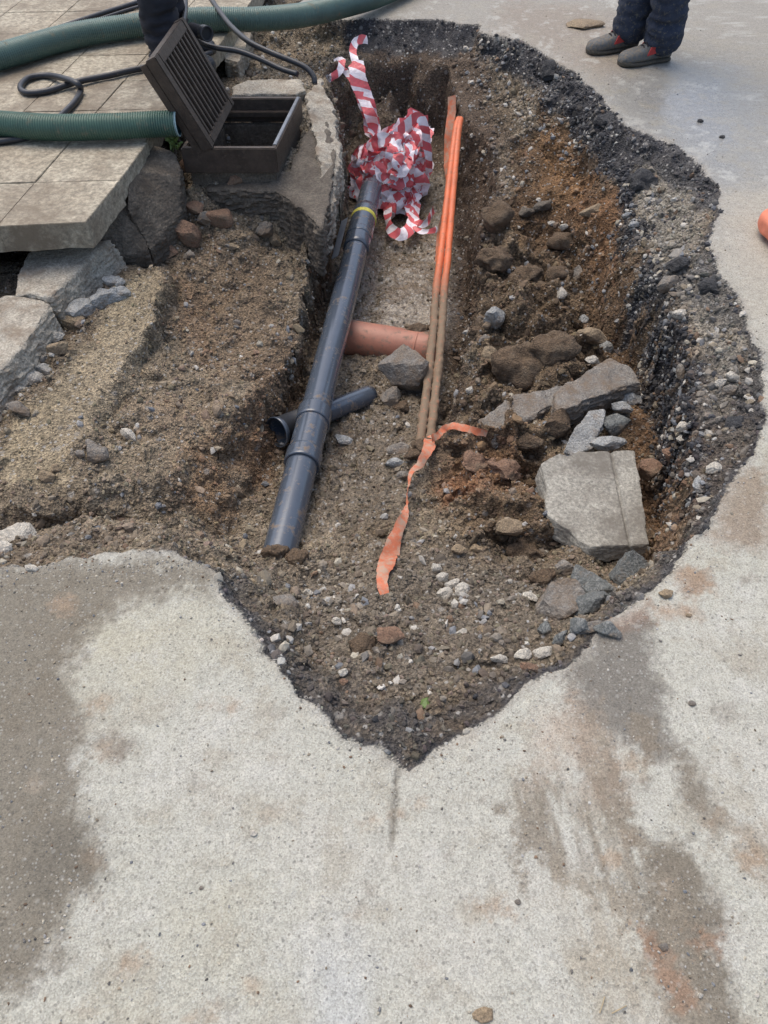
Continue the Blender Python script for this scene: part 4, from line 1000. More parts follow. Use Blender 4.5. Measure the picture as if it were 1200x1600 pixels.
# ------------------------------------------------------------------ slabs and rocks
def slab(name, pts, thick, mat, label, cat, seed, skew=(0, 0), vox=.006, amp=.004, f=16, rag=.006, carve=None):
    top = [U(*p) for p in pts]
    return solo(name, chunk(name, top, thick, M[mat], vox, amp, f, seed, skew, rag=rag, carve=carve), label, cat)
def groove(v):
    a, b = U(955, 705, -.27), U(986, 856, -.30); d = (b - a); d.z = 0; L_ = d.length; d /= L_
    dist = np.abs((v[:, 0] - a.x) * d.y - (v[:, 1] - a.y) * d.x)
    top = v[:, 2] > -.32; v[:, 2] -= .009 * np.exp(-(dist / .0055) ** 2) * top; return v
slab('concrete_slab', [(845,724,-.27),(858,716,-.27),(874,708,-.27),(888,712,-.27),(905,704,-.27),(992,703,-.27),(1004,775,-.285),(1014,850,-.30),(960,853,-.30),(925,855,-.30),(905,846,-.30),(892,830,-.295),(872,818,-.29),(856,806,-.29),(851,785,-.285),(856,762,-.28),(850,745,-.275)], .065, 'slab',
     'large pale speckled slab with a straight groove lying at the right end of the hole', 'slab', 31, (-.012, -.012), .005, .0022, 16, .003, groove)
slab('stone_slab', [(870,642,-.29),(868,612,-.29),(905,588,-.28),(955,556,-.27),(985,573,-.275),(1002,598,-.285),(960,608,-.29),(912,625,-.29)], .10, 'st_grey',
     'thick grey brown stone slab with a broken edge, above the blue shards', 'slab', 32, (0, -.005), .0055, .007, rag=.009)
slab('stone_slab', [(740,660,-.36),(757,650,-.355),(800,616,-.34),(852,607,-.33),(881,602,-.33),(875,622,-.335),(822,655,-.35),(776,680,-.37),(758,672,-.37)], .06, 'st_grey',
     'long flat muddy slab pointing left towards the orange tape end', 'slab', 33, (0, -.01), .005, .007, rag=.008)
slab('stone_slab', [(892,900,-.29),(900,878,-.28),(945,905,-.27),(985,936,-.26),(1000,948,-.265),(972,962,-.28),(945,950,-.285)], .05, 'st_dark',
     'grey green angular shard slanting down right below the large grooved slab', 'stone', 34, (0, -.01), .005, .003)
slab('stone_slab', [(958,905,-.3),(990,856,-.22),(1018,880,-.24),(1026,918,-.27),(1000,938,-.31)], .06, 'st_dark',
     'dark grey pointed block beside the lower corner of the grooved slab', 'stone', 35, (-.01, .03), .006, .003)
slab('stone_shard', [(882,700,-.36),(900,668,-.33),(920,640,-.31),(946,636,-.31),(944,662,-.33),(925,700,-.36),(896,712,-.37)], .04, 'st_blue', 'large pale blue grey shard with layered edges, above the left corner of the grooved slab', 'stone', 36, (0, -.01), .005, .005)
R = rock
R(636, 596, 84, (1.0, .95), 'st_grey', 'big angular grey boulder on the trench floor against the orange ducts', 'boulder', 'boulder', 104, .3, .25, 9, 4, .05, at=-.56)
R(612, 628, 34, (.9, .7), 'st_grey', 'pale topped stone just below the big boulder by the orange ducts', seed=102)
R(628, 638, 30, (.8, .6), 'st_brown', 'brown clod tucked under the big boulder by the orange ducts', 'mud clod', 'mud_clod', 103)
R(537, 691, 32, (.6, .45), 'st_blue', 'lone light grey stone right of the drain pipe collar', seed=104)
R(624, 705, 36, (.9, .6), 'st_grey', 'flat grey stone left of the twisted orange tape', seed=105)
R(616, 728, 34, (.5, .6), 'st_blue', 'jagged bluish stone just below the flat grey one near the twisted orange tape', seed=106)
R(628, 745, 22, (.7, .6), 'st_grey', 'small grey stone at the elbow of the twisted orange tape', seed=107)
R(775, 503, 34, (.9, 1.1), 'st_blue', 'upright blue and white pointed stone on the muddy bench right of the ducts', seed=108, up=.4)
R(745, 518, 26, (.6, .5), 'st_brown', 'brown stone left of the upright blue stone on the bench', seed=109)
R(757, 530, 18, (.8, .6), 'st_grey', 'small round stone below the upright blue stone on the bench', seed=110)
R(877, 461, 20, (1.2, .8), 'st_pale', 'smooth cream coloured pebble on the muddy bench', seed=111, smooth=True, planes=30)
R(903, 432, 18, (1.6, .6), 'st_grey', 'elongated grey stone above the cream pebble on the bench', seed=112)
R(870, 430, 46, (.7, .6), 'st_brown', 'large dark mud lump left of the elongated stone on the bench', 'mud clod', 'mud_clod', 113, rough=.14, smooth=True)
R(847, 325, 36, (.45, .5), 'conc_dark', 'dark flat stone sticking out of the slope above the bench', seed=114, spin=.3)
R(822, 335, 26, (.8, .6), 'conc_dark', 'dark rounded stone left of the dark flat one on the slope', seed=115)
R(780, 345, 56, (.8, .7), 'st_brown', 'big buff brown soil lump at the top left of the bench', 'mud clod', 'mud_clod', 116, rough=.16, smooth=True)
R(880, 378, 46, (.7, .7), 'st_brown', 'rounded mud lump beneath the small white pebbles of the bench', 'mud clod', 'mud_clod', 117, rough=.15, smooth=True)
R(882, 355, 14, (.8, .7), 'st_pale', 'white round pebble at the foot of the brown wall', seed=118)
R(862, 350, 12, (.7, .6), 'st_pale', 'tiny white pebble left of the round one at the foot of the brown wall', seed=119)
R(925, 335, 40, (.45, .5), 'st_buff', 'tan flat stone half buried in the brown wall by two light blue pebbles', seed=120)
R(979, 338, 16, (.6, .6), 'st_blue', 'upper of two light blue pebbles at the top of the brown wall', seed=121)
R(990, 353, 17, (.8, .6), 'st_blue', 'lower of two light blue pebbles at the top of the brown wall', seed=122)
R(765, 560, 36, (.9, .7), 'st_buff', 'orange brown stone in the soil above the flat muddy slab', seed=123, rough=.1)
R(733, 612, 15, (1, .8), 'st_pale', 'yellowish white pebble right of the muddy duct ends', seed=124)
R(925, 525, 46, (.6, .5), 'st_buff', 'rust brown oval stone on the back of the bench', seed=125, rough=.05)
R(912, 503, 18, (.9, .7), 'st_blue', 'small dark blue stone above the rust brown oval stone', seed=126)
R(943, 546, 30, (.8, .8), 'st_blue', 'blue grey broken stone at the upper corner of the thick slab', seed=127, spin=.8)
R(925, 566, 24, (.7, .6), 'st_pale', 'whitish chip on the upper left edge of the thick slab', seed=128, at=-.31)
R(968, 640, 34, (.5, .5), 'st_blue', 'small blue block lying under the edge of the thick slab', seed=129, at=-.36)
R(962, 668, 46, (.8, .7), 'st_dark', 'dark blue angular stone between the layered shard and the wall', seed=130, at=-.37)
R(985, 625, 36, (.8, .6), 'st_blue', 'blue shard at the right end of the thick slab', seed=131, at=-.36)
R(950, 696, 60, (.4, .4), 'st_blue', 'thin blue stone strip along the top of the grooved slab', seed=132, at=-.33)
R(905, 645, 30, (.4, .5), 'conc_dark', 'dark chip under the front of the thick slab', seed=133, at=-.36)
R(865, 665, 60, (.8, .6), 'st_brown', 'reddish muddy boulder between the flat slab and the layered shard', 'boulder', 'boulder', 134, rough=.12)
R(830, 690, 44, (.7, .5), 'st_brown', 'muddy boulder below the flat muddy slab', 'boulder', 'boulder', 135, rough=.12)
R(1011, 738, 38, (1.0, .8), 'st_red', 'reddish square stone touching the right side of the grooved slab', seed=136, up=.3, at=-.36)
R(1045, 715, 34, (.7, .6), 'st_red', 'orange brown stone in the wall right of the grooved slab', seed=137)
R(1068, 670, 26, (.7, .7), 'st_pale', 'pale oval stone in the right wall above the orange brown stone', seed=138)
R(1068, 690, 26, (.5, .6), 'st_pale', 'flat pale stone beneath the pale oval one in the right wall', seed=139)
R(1090, 760, 16, (2.0, .5), 'st_blue', 'tall thin grey stone sticking from the black edge at the right', seed=140)
R(1115, 735, 26, (.8, .6), 'st_pale', 'white angular stone in the black asphalt rubble at the right', seed=141)
R(1123, 600, 20, (.8, .7), 'st_pale', 'left one of two round whitish stones in the right edge gravel', seed=142)
R(1142, 590, 24, (.7, .7), 'st_pale', 'right one of two round whitish stones in the right edge gravel', seed=143)
R(1141, 612, 26, (.6, .6), 'st_grey', 'grey oval stone under the two round whitish stones', seed=144)
R(1062, 495, 26, (.9, .7), 'st_pale', 'whitish stone at the inner edge of the right gravel shelf', seed=145)
R(1048, 448, 34, (.9, .7), 'st_grey', 'grey block embedded high in the right wall', seed=146)
R(1066, 578, 20, (1.4, .7), 'st_grey', 'upright oval grey stone half buried in the right wall', seed=147)
R(1150, 660, 38, (.9, .6), 'asph', 'lump of black asphalt near the right edge of the hole', 'asphalt lump', 'asphalt_lump', 148, rough=.14, up=.02, planes=10)
R(1112, 450, 44, (.8, .6), 'asph', 'big lump of black asphalt on the upper right rim', 'asphalt lump', 'asphalt_lump', 149, rough=.14, up=.02, planes=10)
R(1060, 415, 40, (.8, .7), 'asph', 'dark asphalt lump standing at the top of the brown wall', 'asphalt lump', 'asphalt_lump', 150, rough=.14, up=.02, planes=10)
R(1000, 290, 44, (.8, .8), 'asph', 'jagged asphalt lump where the black edge bends', 'asphalt lump', 'asphalt_lump', 151, rough=.16, up=.02, planes=10)
R(945, 190, 40, (.9, .8), 'asph', 'rough asphalt lump hanging from the curved black edge', 'asphalt lump', 'asphalt_lump', 152, rough=.16, up=.02, planes=10)
R(862, 110, 36, (.9, .8), 'asph', 'asphalt lump at the upper curve of the black edge', 'asphalt lump', 'asphalt_lump', 153, rough=.16, up=.02, planes=10)
R(862, 832, 56, (.35, .3), 'st_blue', 'thin pale blue shard at the lower left side of the grooved slab', seed=154, spin=-.6, at=-.36, up=.4)
R(868, 955, 90, (.85, .7), 'st_grey', 'large rounded muddy grey boulder at the front right of the hole', 'boulder', 'boulder', 155, 1., .22, 14, 4, .09)
R(925, 952, 66, (.8, .7), 'st_dark', 'dark grey stone squeezed between the muddy boulder and the slanting shard', seed=156)
R(850, 905, 44, (.8, .6), 'st_brown', 'brown clod above the large muddy grey boulder', 'mud clod', 'mud_clod', 157, rough=.14, smooth=True)
R(920, 985, 44, (.6, .5), 'st_grey', 'low grey stone on the road edge below the muddy boulder', seed=158)
R(610, 998, 44, (.9, .6), 'st_red', 'orange brown sandy lump in the near rubble', 'clay lump', 'clay_lump', 159, rough=.07)
R(568, 1010, 46, (.9, .6), 'st_brown', 'brown crumbly lump left of the orange brown one', 'mud clod', 'mud_clod', 160, rough=.14, smooth=True)
R(525, 973, 16, (1., .8), 'st_pale', 'bright white pebble in the near rubble', seed=161)
R(536, 1052, 16, (.9, .7), 'st_pale', 'white pebble lying low in the near rubble left of centre', seed=162)
R(537, 1066, 14, (.9, .7), 'st_red', 'small red brick crumb just below the low white pebble', 'brick crumb', 'brick_crumb', 163)
R(480, 930, 18, (.8, .8), 'st_pale', 'yellowish pebble below the near end of the drain pipe', seed=164)
R(445, 945, 44, (.7, .6), 'st_grey', 'grey stone below the buried end of the drain pipe', seed=165)
for i, (x, y, w_) in enumerate([(680, 890, 18), (690, 905, 24), (704, 915, 26), (726, 925, 26), (692, 932, 32)]):
    R(x, y, w_, (.8, .7), 'st_pale', ['topmost small stone of the pale cluster in the near rubble', 'second stone from the top of the pale cluster in the near rubble', 'middle stone of the pale cluster in the near rubble', 'right hand stone of the pale cluster in the near rubble', 'lowest and largest stone of the pale cluster in the near rubble'][i], seed=170 + i, group='cluster of pale stones in the near rubble')
R(715, 862, 26, (.7, .6), 'st_buff', 'tan stone above the pale cluster in the near rubble', seed=176)
R(745, 860, 26, (.7, .6), 'st_buff', 'tan stone right of the other tan stone above the pale cluster', seed=177)
R(795, 825, 48, (.6, .5), 'st_buff', 'broad tan lump left of the large grooved slab', seed=178)
R(753, 985, 18, (1., .8), 'st_buff', 'pointed tan stone in the rubble left of the muddy boulder', seed=179)
R(722, 990, 20, (.7, .6), 'st_pale', 'whitish stone left of the pointed tan stone', seed=180)
R(818, 1027, 28, (.8, .6), 'st_pale', 'chalky white stone on the near right rim', seed=181)
R(850, 1022, 34, (.6, .5), 'st_pale', 'wide whitish stone right of the chalky white one on the near right rim', seed=182)
R(780, 1030, 30, (.5, .4), 'st_pale', 'flat chalky stone left of the chalky white one on the near right rim', seed=183)
R(826, 1045, 32, (.6, .4), 'st_red', 'terracotta coloured lump on the near right rim', 'clay lump', 'clay_lump', 184)
R(825, 935, 24, (.9, .5), 'st_pale', 'pale flat chip left of the large muddy boulder', seed=185)
R(665, 1100, 16, (1.2, .6), 'leaf', 'green stained chip at the tip of the hole', 'chip', 'chip', 186)
R(905, 985, 40, (.7, .6), 'st_dark', 'small dark angular stone on the rim in front of the large muddy boulder', seed=301, planes=9)
R(948, 988, 44, (.6, .5), 'st_dark', 'dark flat stone on the rim below the slanting shard', seed=302, planes=9)
R(880, 890, 34, (.8, .6), 'st_grey', 'grey stone between the pale blue thin shard and the slanting shard', seed=303, planes=9)
R(1040, 930, 24, (.7, .5), 'st_buff', 'tan crumb on the road by the dark pointed block', seed=304)
R(810, 575, 100, (.75, .45), 'st_brown', 'broad muddy soil mound above the long flat slab', 'mud clod', 'mud_clod', 305, rough=.2, smooth=True, level=4)
R(862, 548, 80, (.7, .5), 'st_brown', 'lumpy soil mound left of the whitish chip above the thick slab', 'mud clod', 'mud_clod', 306, rough=.2, smooth=True, level=4)
R(790, 740, 60, (.7, .4), 'st_red', 'reddish clay mound right of the orange tape end', 'clay lump', 'clay_lump', 307, rough=.22, smooth=True, level=4)
R(740, 725, 56, (.7, .4), 'st_red', 'reddish clay mound just below the short orange tape end', 'clay lump', 'clay_lump', 308, rough=.22, smooth=True, level=4)
R(820, 860, 60, (.7, .45), 'st_brown', 'dark mud mound left of the pale chip by the grooved slab', 'mud clod', 'mud_clod', 309, rough=.22, smooth=True, level=4)
R(770, 410, 60, (.8, .5), 'st_brown', 'mud mound on the left lip of the bench', 'mud clod', 'mud_clod', 310, rough=.22, smooth=True, level=4)
R(820, 440, 64, (.7, .5), 'st_brown', 'mud mound in the middle of the bench, left of the cream pebble', 'mud clod', 'mud_clod', 311, rough=.22, smooth=True, level=4)
R(432, 868, 46, (.7, .5), 'st_brown', 'mud clod on the left of the buried near end of the drain pipe', 'mud clod', 'mud_clod', 312, rough=.2, smooth=True, level=4)
R(462, 876, 42, (.7, .5), 'st_brown', 'mud clod on the right of the buried near end of the drain pipe', 'mud clod', 'mud_clod', 313, rough=.2, smooth=True, level=4)
for i, (x, y, w_, a, lb) in enumerate([(905, 930, 30, .7, 'small dark chip above the slanting shard, nearest the muddy boulder'), (880, 1000, 34, .5, 'dark chip on the rim just below the large muddy boulder'), (850, 985, 30, .7, 'dark stone at the lower left of the large muddy boulder'),
        (975, 652, 30, .7, 'dark chip between the blue shards and the brown wall'), (930, 690, 36, .5, 'dark flat chip at the upper edge of the grooved slab'), (835, 655, 34, .6, 'dark stone under the front of the long flat slab'), (845, 770, 34, .6, 'dark stone at the upper left of the grooved slab')]):
    R(x, y, w_, (a, .55), 'st_dark', lb, seed=330 + i, planes=8, spin=i * .6)
# left terrace
R(203, 682, 36, (.45, .5), 'st_pale', 'single long pale stone lying on the gravelly soil left of the trench', seed=190, spin=-.7, at=-.24, up=.35)
R(152, 715, 36, (.9, .7), 'st_grey', 'round grey stone at the front edge of the left terrace', seed=191)
R(75, 748, 26, (.7, .6), 'st_buff', 'buff stone in a group of cobbles at the left', seed=192)
R(88, 735, 16, (.9, .7), 'st_buff', 'small buff stone above the buff cobble at the left', seed=193)
R(126, 712, 20, (.7, .6), 'st_grey', 'bluish chip left of the round grey terrace stone', seed=194)
R(140, 695, 20, (.8, .7), 'st_grey', 'small grey stone above the round grey terrace stone', seed=195)
R(935, 925, 50, (.5, .4), 'st_dark', 'dark flat stone half under the slanting shard', seed=320, planes=9)
R(16, 850, 70, (.8, .6), 'st_pale', 'big cream coloured rock at the left edge of the picture', 'rock', 'rock', 196, .3, .2, 9, 4, .05)
R(2, 862, 36, (.9, .7), 'st_pale', 'cream rock piece at the far left in front of the big cream rock', 'rock', 'rock', 197)
R(50, 890, 22, (.6, .5), 'st_pale', 'small pale stone on the road below the big cream rock', seed=198)
R(345, 345, 50, (.6, .6), 'st_red', 'rounded pinkish stone below the iron frame', seed=200, smooth=True, planes=20)
R(322, 345, 34, (.8, .7), 'st_grey', 'mottled stone left of the rounded pinkish one', seed=201)
R(290, 372, 52, (.7, .6), 'st_red', 'large muddy pink stone beside the dark standing kerbstone', seed=202)
R(302, 330, 30, (.8, .6), 'st_red', 'upper pink stone against the dark standing kerbstone', seed=203)
R(312, 278, 36, (.8, .7), 'conc_dark', 'dark stone packed under the left corner of the iron frame', seed=204)
R(345, 282, 24, (.8, .7), 'st_grey', 'small stone second from the left in the packing under the iron frame', seed=205)
R(366, 284, 24, (.9, .7), 'st_red', 'reddish stone in the middle of the packing under the iron frame', seed=206)
R(402, 280, 46, (.6, .6), 'concrete', 'pale wide stone at the right of the packing under the iron frame', seed=207)
R(292, 262, 24, (1.2, .8), 'st_red', 'pinkish stone between the dark kerbstone and the frame corner', seed=208)
R(363, 388, 22, (.5, .5), 'st_buff', 'yellow brown curved stone in the soil below the concrete block', seed=209)
R(380, 370, 12, (.9, .6), 'st_buff', 'tiny yellow stone above the yellow brown curved stone', seed=210)
R(430, 376, 20, (1., .7), 'st_buff', 'yellowish round stone at the foot of the concrete block', seed=211)
R(415, 362, 30, (.8, .7), 'st_grey', 'grey stone beside the yellowish round stone at the foot of the concrete block', seed=212)
R(296, 403, 20, (.9, .8), 'st_grey', 'small grey stone on top of the left terrace', seed=213)
R(262, 400, 34, (.7, .6), 'st_red', 'reddish crumbly lump at the head of the pale haunch', 'clay lump', 'clay_lump', 214, rough=.14)
R(230, 402, 26, (.7, .6), 'st_red', 'smaller reddish lump left of the crumbly one at the head of the pale haunch', 'clay lump', 'clay_lump', 215, rough=.14)
R(370, 505, 13, (.9, .7), 'st_grey', 'little round grey pebble in the left soil mass', seed=216)
GUT = [(157, 426, 28, .35, 'st_pale', 'white flattish splinter at the upper end of the gutter'), (179, 443, 20, .7, 'st_blue', 'upper left stone of the pale pair on the haunch'), (188, 446, 14, .8, 'st_blue', 'upper right stone of the pale pair on the haunch'),
       (189, 461, 22, .8, 'st_blue', 'clean light blue stone right of the gutter'), (167, 464, 24, .6, 'st_blue', 'wedge shaped light stone left of the clean light blue one'), (165, 476, 36, .4, 'st_blue', 'long light blue stone below the wedge shaped one'),
       (139, 453, 10, .8, 'st_pale', 'tiny round white pebble in the gutter'), (132, 466, 12, 1.3, 'st_pale', 'thin upright white chip in the gutter'), (138, 490, 42, .8, 'st_blue', 'biggest blue grey stone in the gutter'),
       (122, 508, 34, .8, 'st_buff', 'brown topped block against the biggest blue gutter stone'), (104, 490, 28, .9, 'st_blue', 'blue stone at the end of the first kerb block'), (56, 462, 26, .45, 'st_blue', 'flat dark blue stone on the joint between the two kerb blocks'),
       (88, 530, 18, .7, 'st_pale', 'white chip in the gutter beside the second kerb block'), (66, 542, 16, .7, 'st_pale', 'white chip farther down the gutter beside the second kerb'), (72, 582, 30, .5, 'st_blue', 'flat light grey stone low in the gutter'),
       (46, 597, 34, .6, 'st_pale', 'large white stone low in the gutter'), (30, 612, 20, .9, 'st_pale', 'white stone below the large white gutter stone'), (22, 604, 13, .8, 'st_pale', 'small white pebble above left of the pair low in the gutter'),
       (10, 638, 18, .8, 'st_pale', 'white stone at the left edge, lowest of the gutter'), (28, 642, 30, .5, 'st_grey', 'grey flat stone next to the lowest white gutter stone'), (92, 548, 26, .5, 'st_buff', 'olive stained stone in the middle of the gutter')]
for i, (x, y, w_, a, mt, lb) in enumerate(GUT):
    R(x, y, w_ * 1.45, (a, .55), mt, lb, seed=230 + i, spin=(i * .7) % 1.2 - .6, up=.3, tilt=.3, group='stones along the gutter')
# on the road
p, n = hit(910, 40); me = rock_mesh((.22, .15, .035), 260, M['st_buff'], 3, 14, .06); me.transform(Matrix.Translation(p + Vector((0, 0, .008)))); solo('mud_slab', me, 'flat slab of dried mud on the wet road behind the grey shoes', 'mud slab')
p, n = hit(757, 1588); me = rock_mesh((.036, .026, .007), 261, M['st_buff'], 2, 9, .04); me.transform(Matrix.Translation(p + Vector((0, 0, .002)))); solo('stone_chip', me, 'flat yellowish stone chip at the very bottom of the picture', 'stone chip')
for i, (x, y, w_, mt, lb) in enumerate([(1080, 1100, 12, 'st_grey', 'grey pebble on the pale road right of the damp streak'), (75, 1470, 10, 'st_pale', 'tiny white pebble on the brown stained road at the left'), (395, 1303, 12, 'st_pale', 'white splinter on the pale road, left of centre'),
        (808, 1410, 11, 'st_grey', 'grey pebble on the pale road beside the damp streak'), (1036, 1480, 16, 'st_grey', 'dark pebble on the clay stain'), (1094, 1555, 10, 'st_pale', 'pale pebble on the dark damp streak at the bottom'), (895, 193, 10, 'asph', 'left black crumb on the wet road near the curved edge'),
        (1094, 190, 10, 'asph', 'black crumb on the glossy wet road'), (1128, 215, 9, 'asph', 'black crumb at the right of the glossy wet road'), (315, 1388, 8, 'st_grey', 'small dark grey pebble on the pale road, lower left'), (1075, 962, 10, 'st_buff', 'tan crumb beside the orange brown stain')]):
    R(x, y, w_, (.8, .6), mt, lb, 'pebble', 'pebble', 270 + i, level=2)
def twig(px0, px1, label, r=.0012):
    a, b = dropz(*px0, .004), dropz(*px1, .004); m = a.lerp(b, .5) + Vector((0, 0, .003)); solo('twig', tube('twig', crv([a, m, b], 6), r, M['twig'], 6), label, 'twig')
twig((936, 1584), (944, 1558), 'left dry stalk on the road at the bottom right'); twig((955, 1584), (978, 1572), 'right dry stalk on the road at the bottom right'); twig((106, 788), (122, 806), 'thin dry stalk over the small ravine at the left', .002)
# sandbag at the right edge
root = empty('sandbag', U(1225, 385, 0), 'plump orange woven sandbag corner lying on the road at the right edge', 'sandbag')
bm = bmesh.new(); bmesh.ops.create_icosphere(bm, subdivisions=5, radius=1)
me = bpy.data.meshes.new('sack'); bm.to_mesh(me); bm.free(); me.materials.append(M['bag'])
v = get_co(me); s = np.sign(v) * np.abs(v) ** .62; v = s * np.array([.16, .27, .055]); v += get_no(me) * (fbm(v, 12, 3, 5) * .012)[:, None]; v[:, 2] = np.maximum(v[:, 2], -.045)
set_co(me, v); me.polygons.foreach_set('use_smooth', np.full(len(me.polygons), True, bool))
me.transform(Matrix.Rotation(R_(28), 4, 'Z')); c0 = U(1168, 352, .03) + Vector((.245, -.16, .022)); me.transform(Matrix.Translation(c0)); part('sack', me, root)
me = tube('tied_neck', [c0 + Vector((.12, -.27, 0)), c0 + Vector((.15, -.33, .005)), c0 + Vector((.17, -.38, 0))], lambda i: .03 + .012 * (i == 2), M['bag'], 14); part('tied_neck', me, root)
# weed
root = empty('weed', U(270, 232, 0.), 'tiny green weed at the mouth of the ribbed hose', 'weed')
rs_ = random.Random(4); L_ = []
for i in range(16):
    a = rs_.uniform(0, 6.28); h = rs_.uniform(.03, .08); b = UY(271 + rs_.uniform(-8, 8), 228 + rs_.uniform(-6, 8), 3.37); tip = b + Vector((math.cos(a) * .03, math.sin(a) * .03 - .01, h * .6))
    L_.append(ribbon('r', [b, b.lerp(tip, .5) + Vector((0, 0, .01)), tip], .012, None, [(math.cos(a), -1, .5)] * 2, .006, .002, i, wfun=lambda t: math.sin(max(.05, min(.95, t)) * 3.1)))
part('leaves', join_ribbons('leaves', L_, M['leaf'], .0004), root)
part('stem', tube('stem', crv([UY(270, 240, 3.38), UY(271, 225, 3.37), UY(273, 214, 3.36)], 4), .0015, M['leaf'], 6), root)

# ------------------------------------------------------------------ people
def skin(name, nodes, edges, mat, sub_=2, rootn=0):
    bm = bmesh.new(); vs = [bm.verts.new(p) for p, r in nodes]
    for a, b in edges: bm.edges.new((vs[a], vs[b]))
    me = bpy.data.meshes.new(name); bm.to_mesh(me); bm.free(); o = bpy.data.objects.new(name, me); COL.objects.link(o)
    o.modifiers.new('s', 'SKIN')
    for i, (p, r) in enumerate(nodes):
        me.skin_vertices[0].data[i].radius = (r if isinstance(r, tuple) else (r, r)); me.skin_vertices[0].data[i].use_root = (i == rootn)
    m = o.modifiers.new('u', 'SUBSURF'); m.levels = sub_; m.render_levels = sub_
    dg = bpy.context.evaluated_depsgraph_get(); dg.update(); r = bpy.data.meshes.new_from_object(o.evaluated_get(dg)); bpy.data.objects.remove(o)
    r.materials.clear(); r.materials.append(mat); r.polygons.foreach_set('use_smooth', np.full(len(r.polygons), True, bool)); return r
def wrinkle(me, amp, f, seed, stretch=(1, 1, 2.2)):
    v = get_co(me); n = get_no(me); d = fbm(v * np.array(stretch), f, 3, seed); d = 1 - 2 * np.abs(d); set_co(me, v + n * (d * amp)[:, None]); return me
def shoe(root, heel, toe, M_up, patch):
    d = (toe - heel); d.z = 0; Lh = d.length; d.normalize(); s = Vector((-d.y, d.x, 0))
    prof = [(0, .034, .078), (.04, .040, .108), (.14, .043, .118), (.28, .043, .114), (.40, .046, .104), (.52, .052, .088), (.66, .056, .074), (.80, .056, .068), (.91, .049, .062), (.975, .034, .050), (1., .014, .030)]
    def loft(name, fz0, fz1, wk, mat, top_w=.6):
        V_, F_ = [], []; m = 16
        for t, w_, h in prof:
            z0, z1 = fz0(t, h), fz1(t, h); ww = w_ * wk
            for k in range(m):
                a = 2 * math.pi * k / m; cx, cz_ = math.cos(a), math.sin(a); e = .55
                x = math.copysign(abs(cx) ** e, cx) * ww; zz = (math.copysign(abs(cz_) ** .8, cz_) * .5 + .5)
                x *= 1 - (1 - top_w) * zz * (.6 if t > .5 else 1)
                V_.append(heel + d * (t * Lh) + s * x + Vector((0, 0, z0 + (z1 - z0) * zz)))
        for i in range(len(prof) - 1):
            for k in range(m): F_.append((i * m + k, i * m + (k + 1) % m, (i + 1) * m + (k + 1) % m, (i + 1) * m + k))
        F_.append(tuple(range(m))[::-1]); F_.append(tuple((len(prof) - 1) * m + k for k in range(m)))
        bm = bmesh.new(); vv = [bm.verts.new(p) for p in V_]; [bm.faces.new([vv[i] for i in f]) for f in F_]; bmesh.ops.recalc_face_normals(bm, faces=bm.faces[:])
        return eval_mods(bm, [('SUBSURF', dict(levels=2, render_levels=2))], mat, name)
    up = loft('shoe', lambda t, h: .018, lambda t, h: h, 1., M_up, .62); up.polygons.foreach_set('use_smooth', np.full(len(up.polygons), True, bool))
    wrinkle(up, .0015, 30, 4); o = part('shoe', up, root)
    so_ = loft('sole', lambda t, h: 0.001, lambda t, h: .026 + .008 * (t > .9) , 1.07, M['sole'], .95); so_.polygons.foreach_set('use_smooth', np.full(len(so_.polygons), True, bool)); sub('sole', so_, o, root)
    if patch:
        for sd_ in (-1, 1):
            bm = bmesh.new(); b0 = heel + d * (Lh * .30) + s * sd_ * .043
            q = [(0., .060, .0), (.075, .050, .006), (.055, .086, -.002), (.012, .100, -.006)]
            vs = [bm.verts.new(b0 + d * a + s * sd_ * (c + .002) + Vector((0, 0, z))) for a, z, c in q]; vs2 = [bm.verts.new(v.co - s * sd_ * .006) for v in vs]
            bm.faces.new(vs); bm.faces.new(vs2[::-1])
            for i in range(4): bm.faces.new((vs[i], vs2[i], vs2[(i + 1) % 4], vs[(i + 1) % 4]))
            bmesh.ops.recalc_face_normals(bm, faces=bm.faces[:]); me = bpy.data.meshes.new('side_patch'); bm.to_mesh(me); bm.free(); me.materials.append(M['red']); sub('side_patch', me, o, root)
        for k in range(4):
            c = heel + d * Lh * (.42 + .055 * k); z = .116 - .010 * k
            sub('lace', tube('lace', crv([c - s * .026 + Vector((0, 0, z - .012)), c + Vector((0, 0, z + .001)), c + s * .026 + Vector((0, 0, z - .012))], 5), .0035, M['dark'], 8), o, root)
        c = heel + d * Lh * .30; me = rock_mesh((.05, .05, .035), 9, M['dark'], 3, 20, .02); me.transform(Matrix.Translation(c + d * .02 + Vector((0, 0, .105)))); sub('tongue', me, o, root)
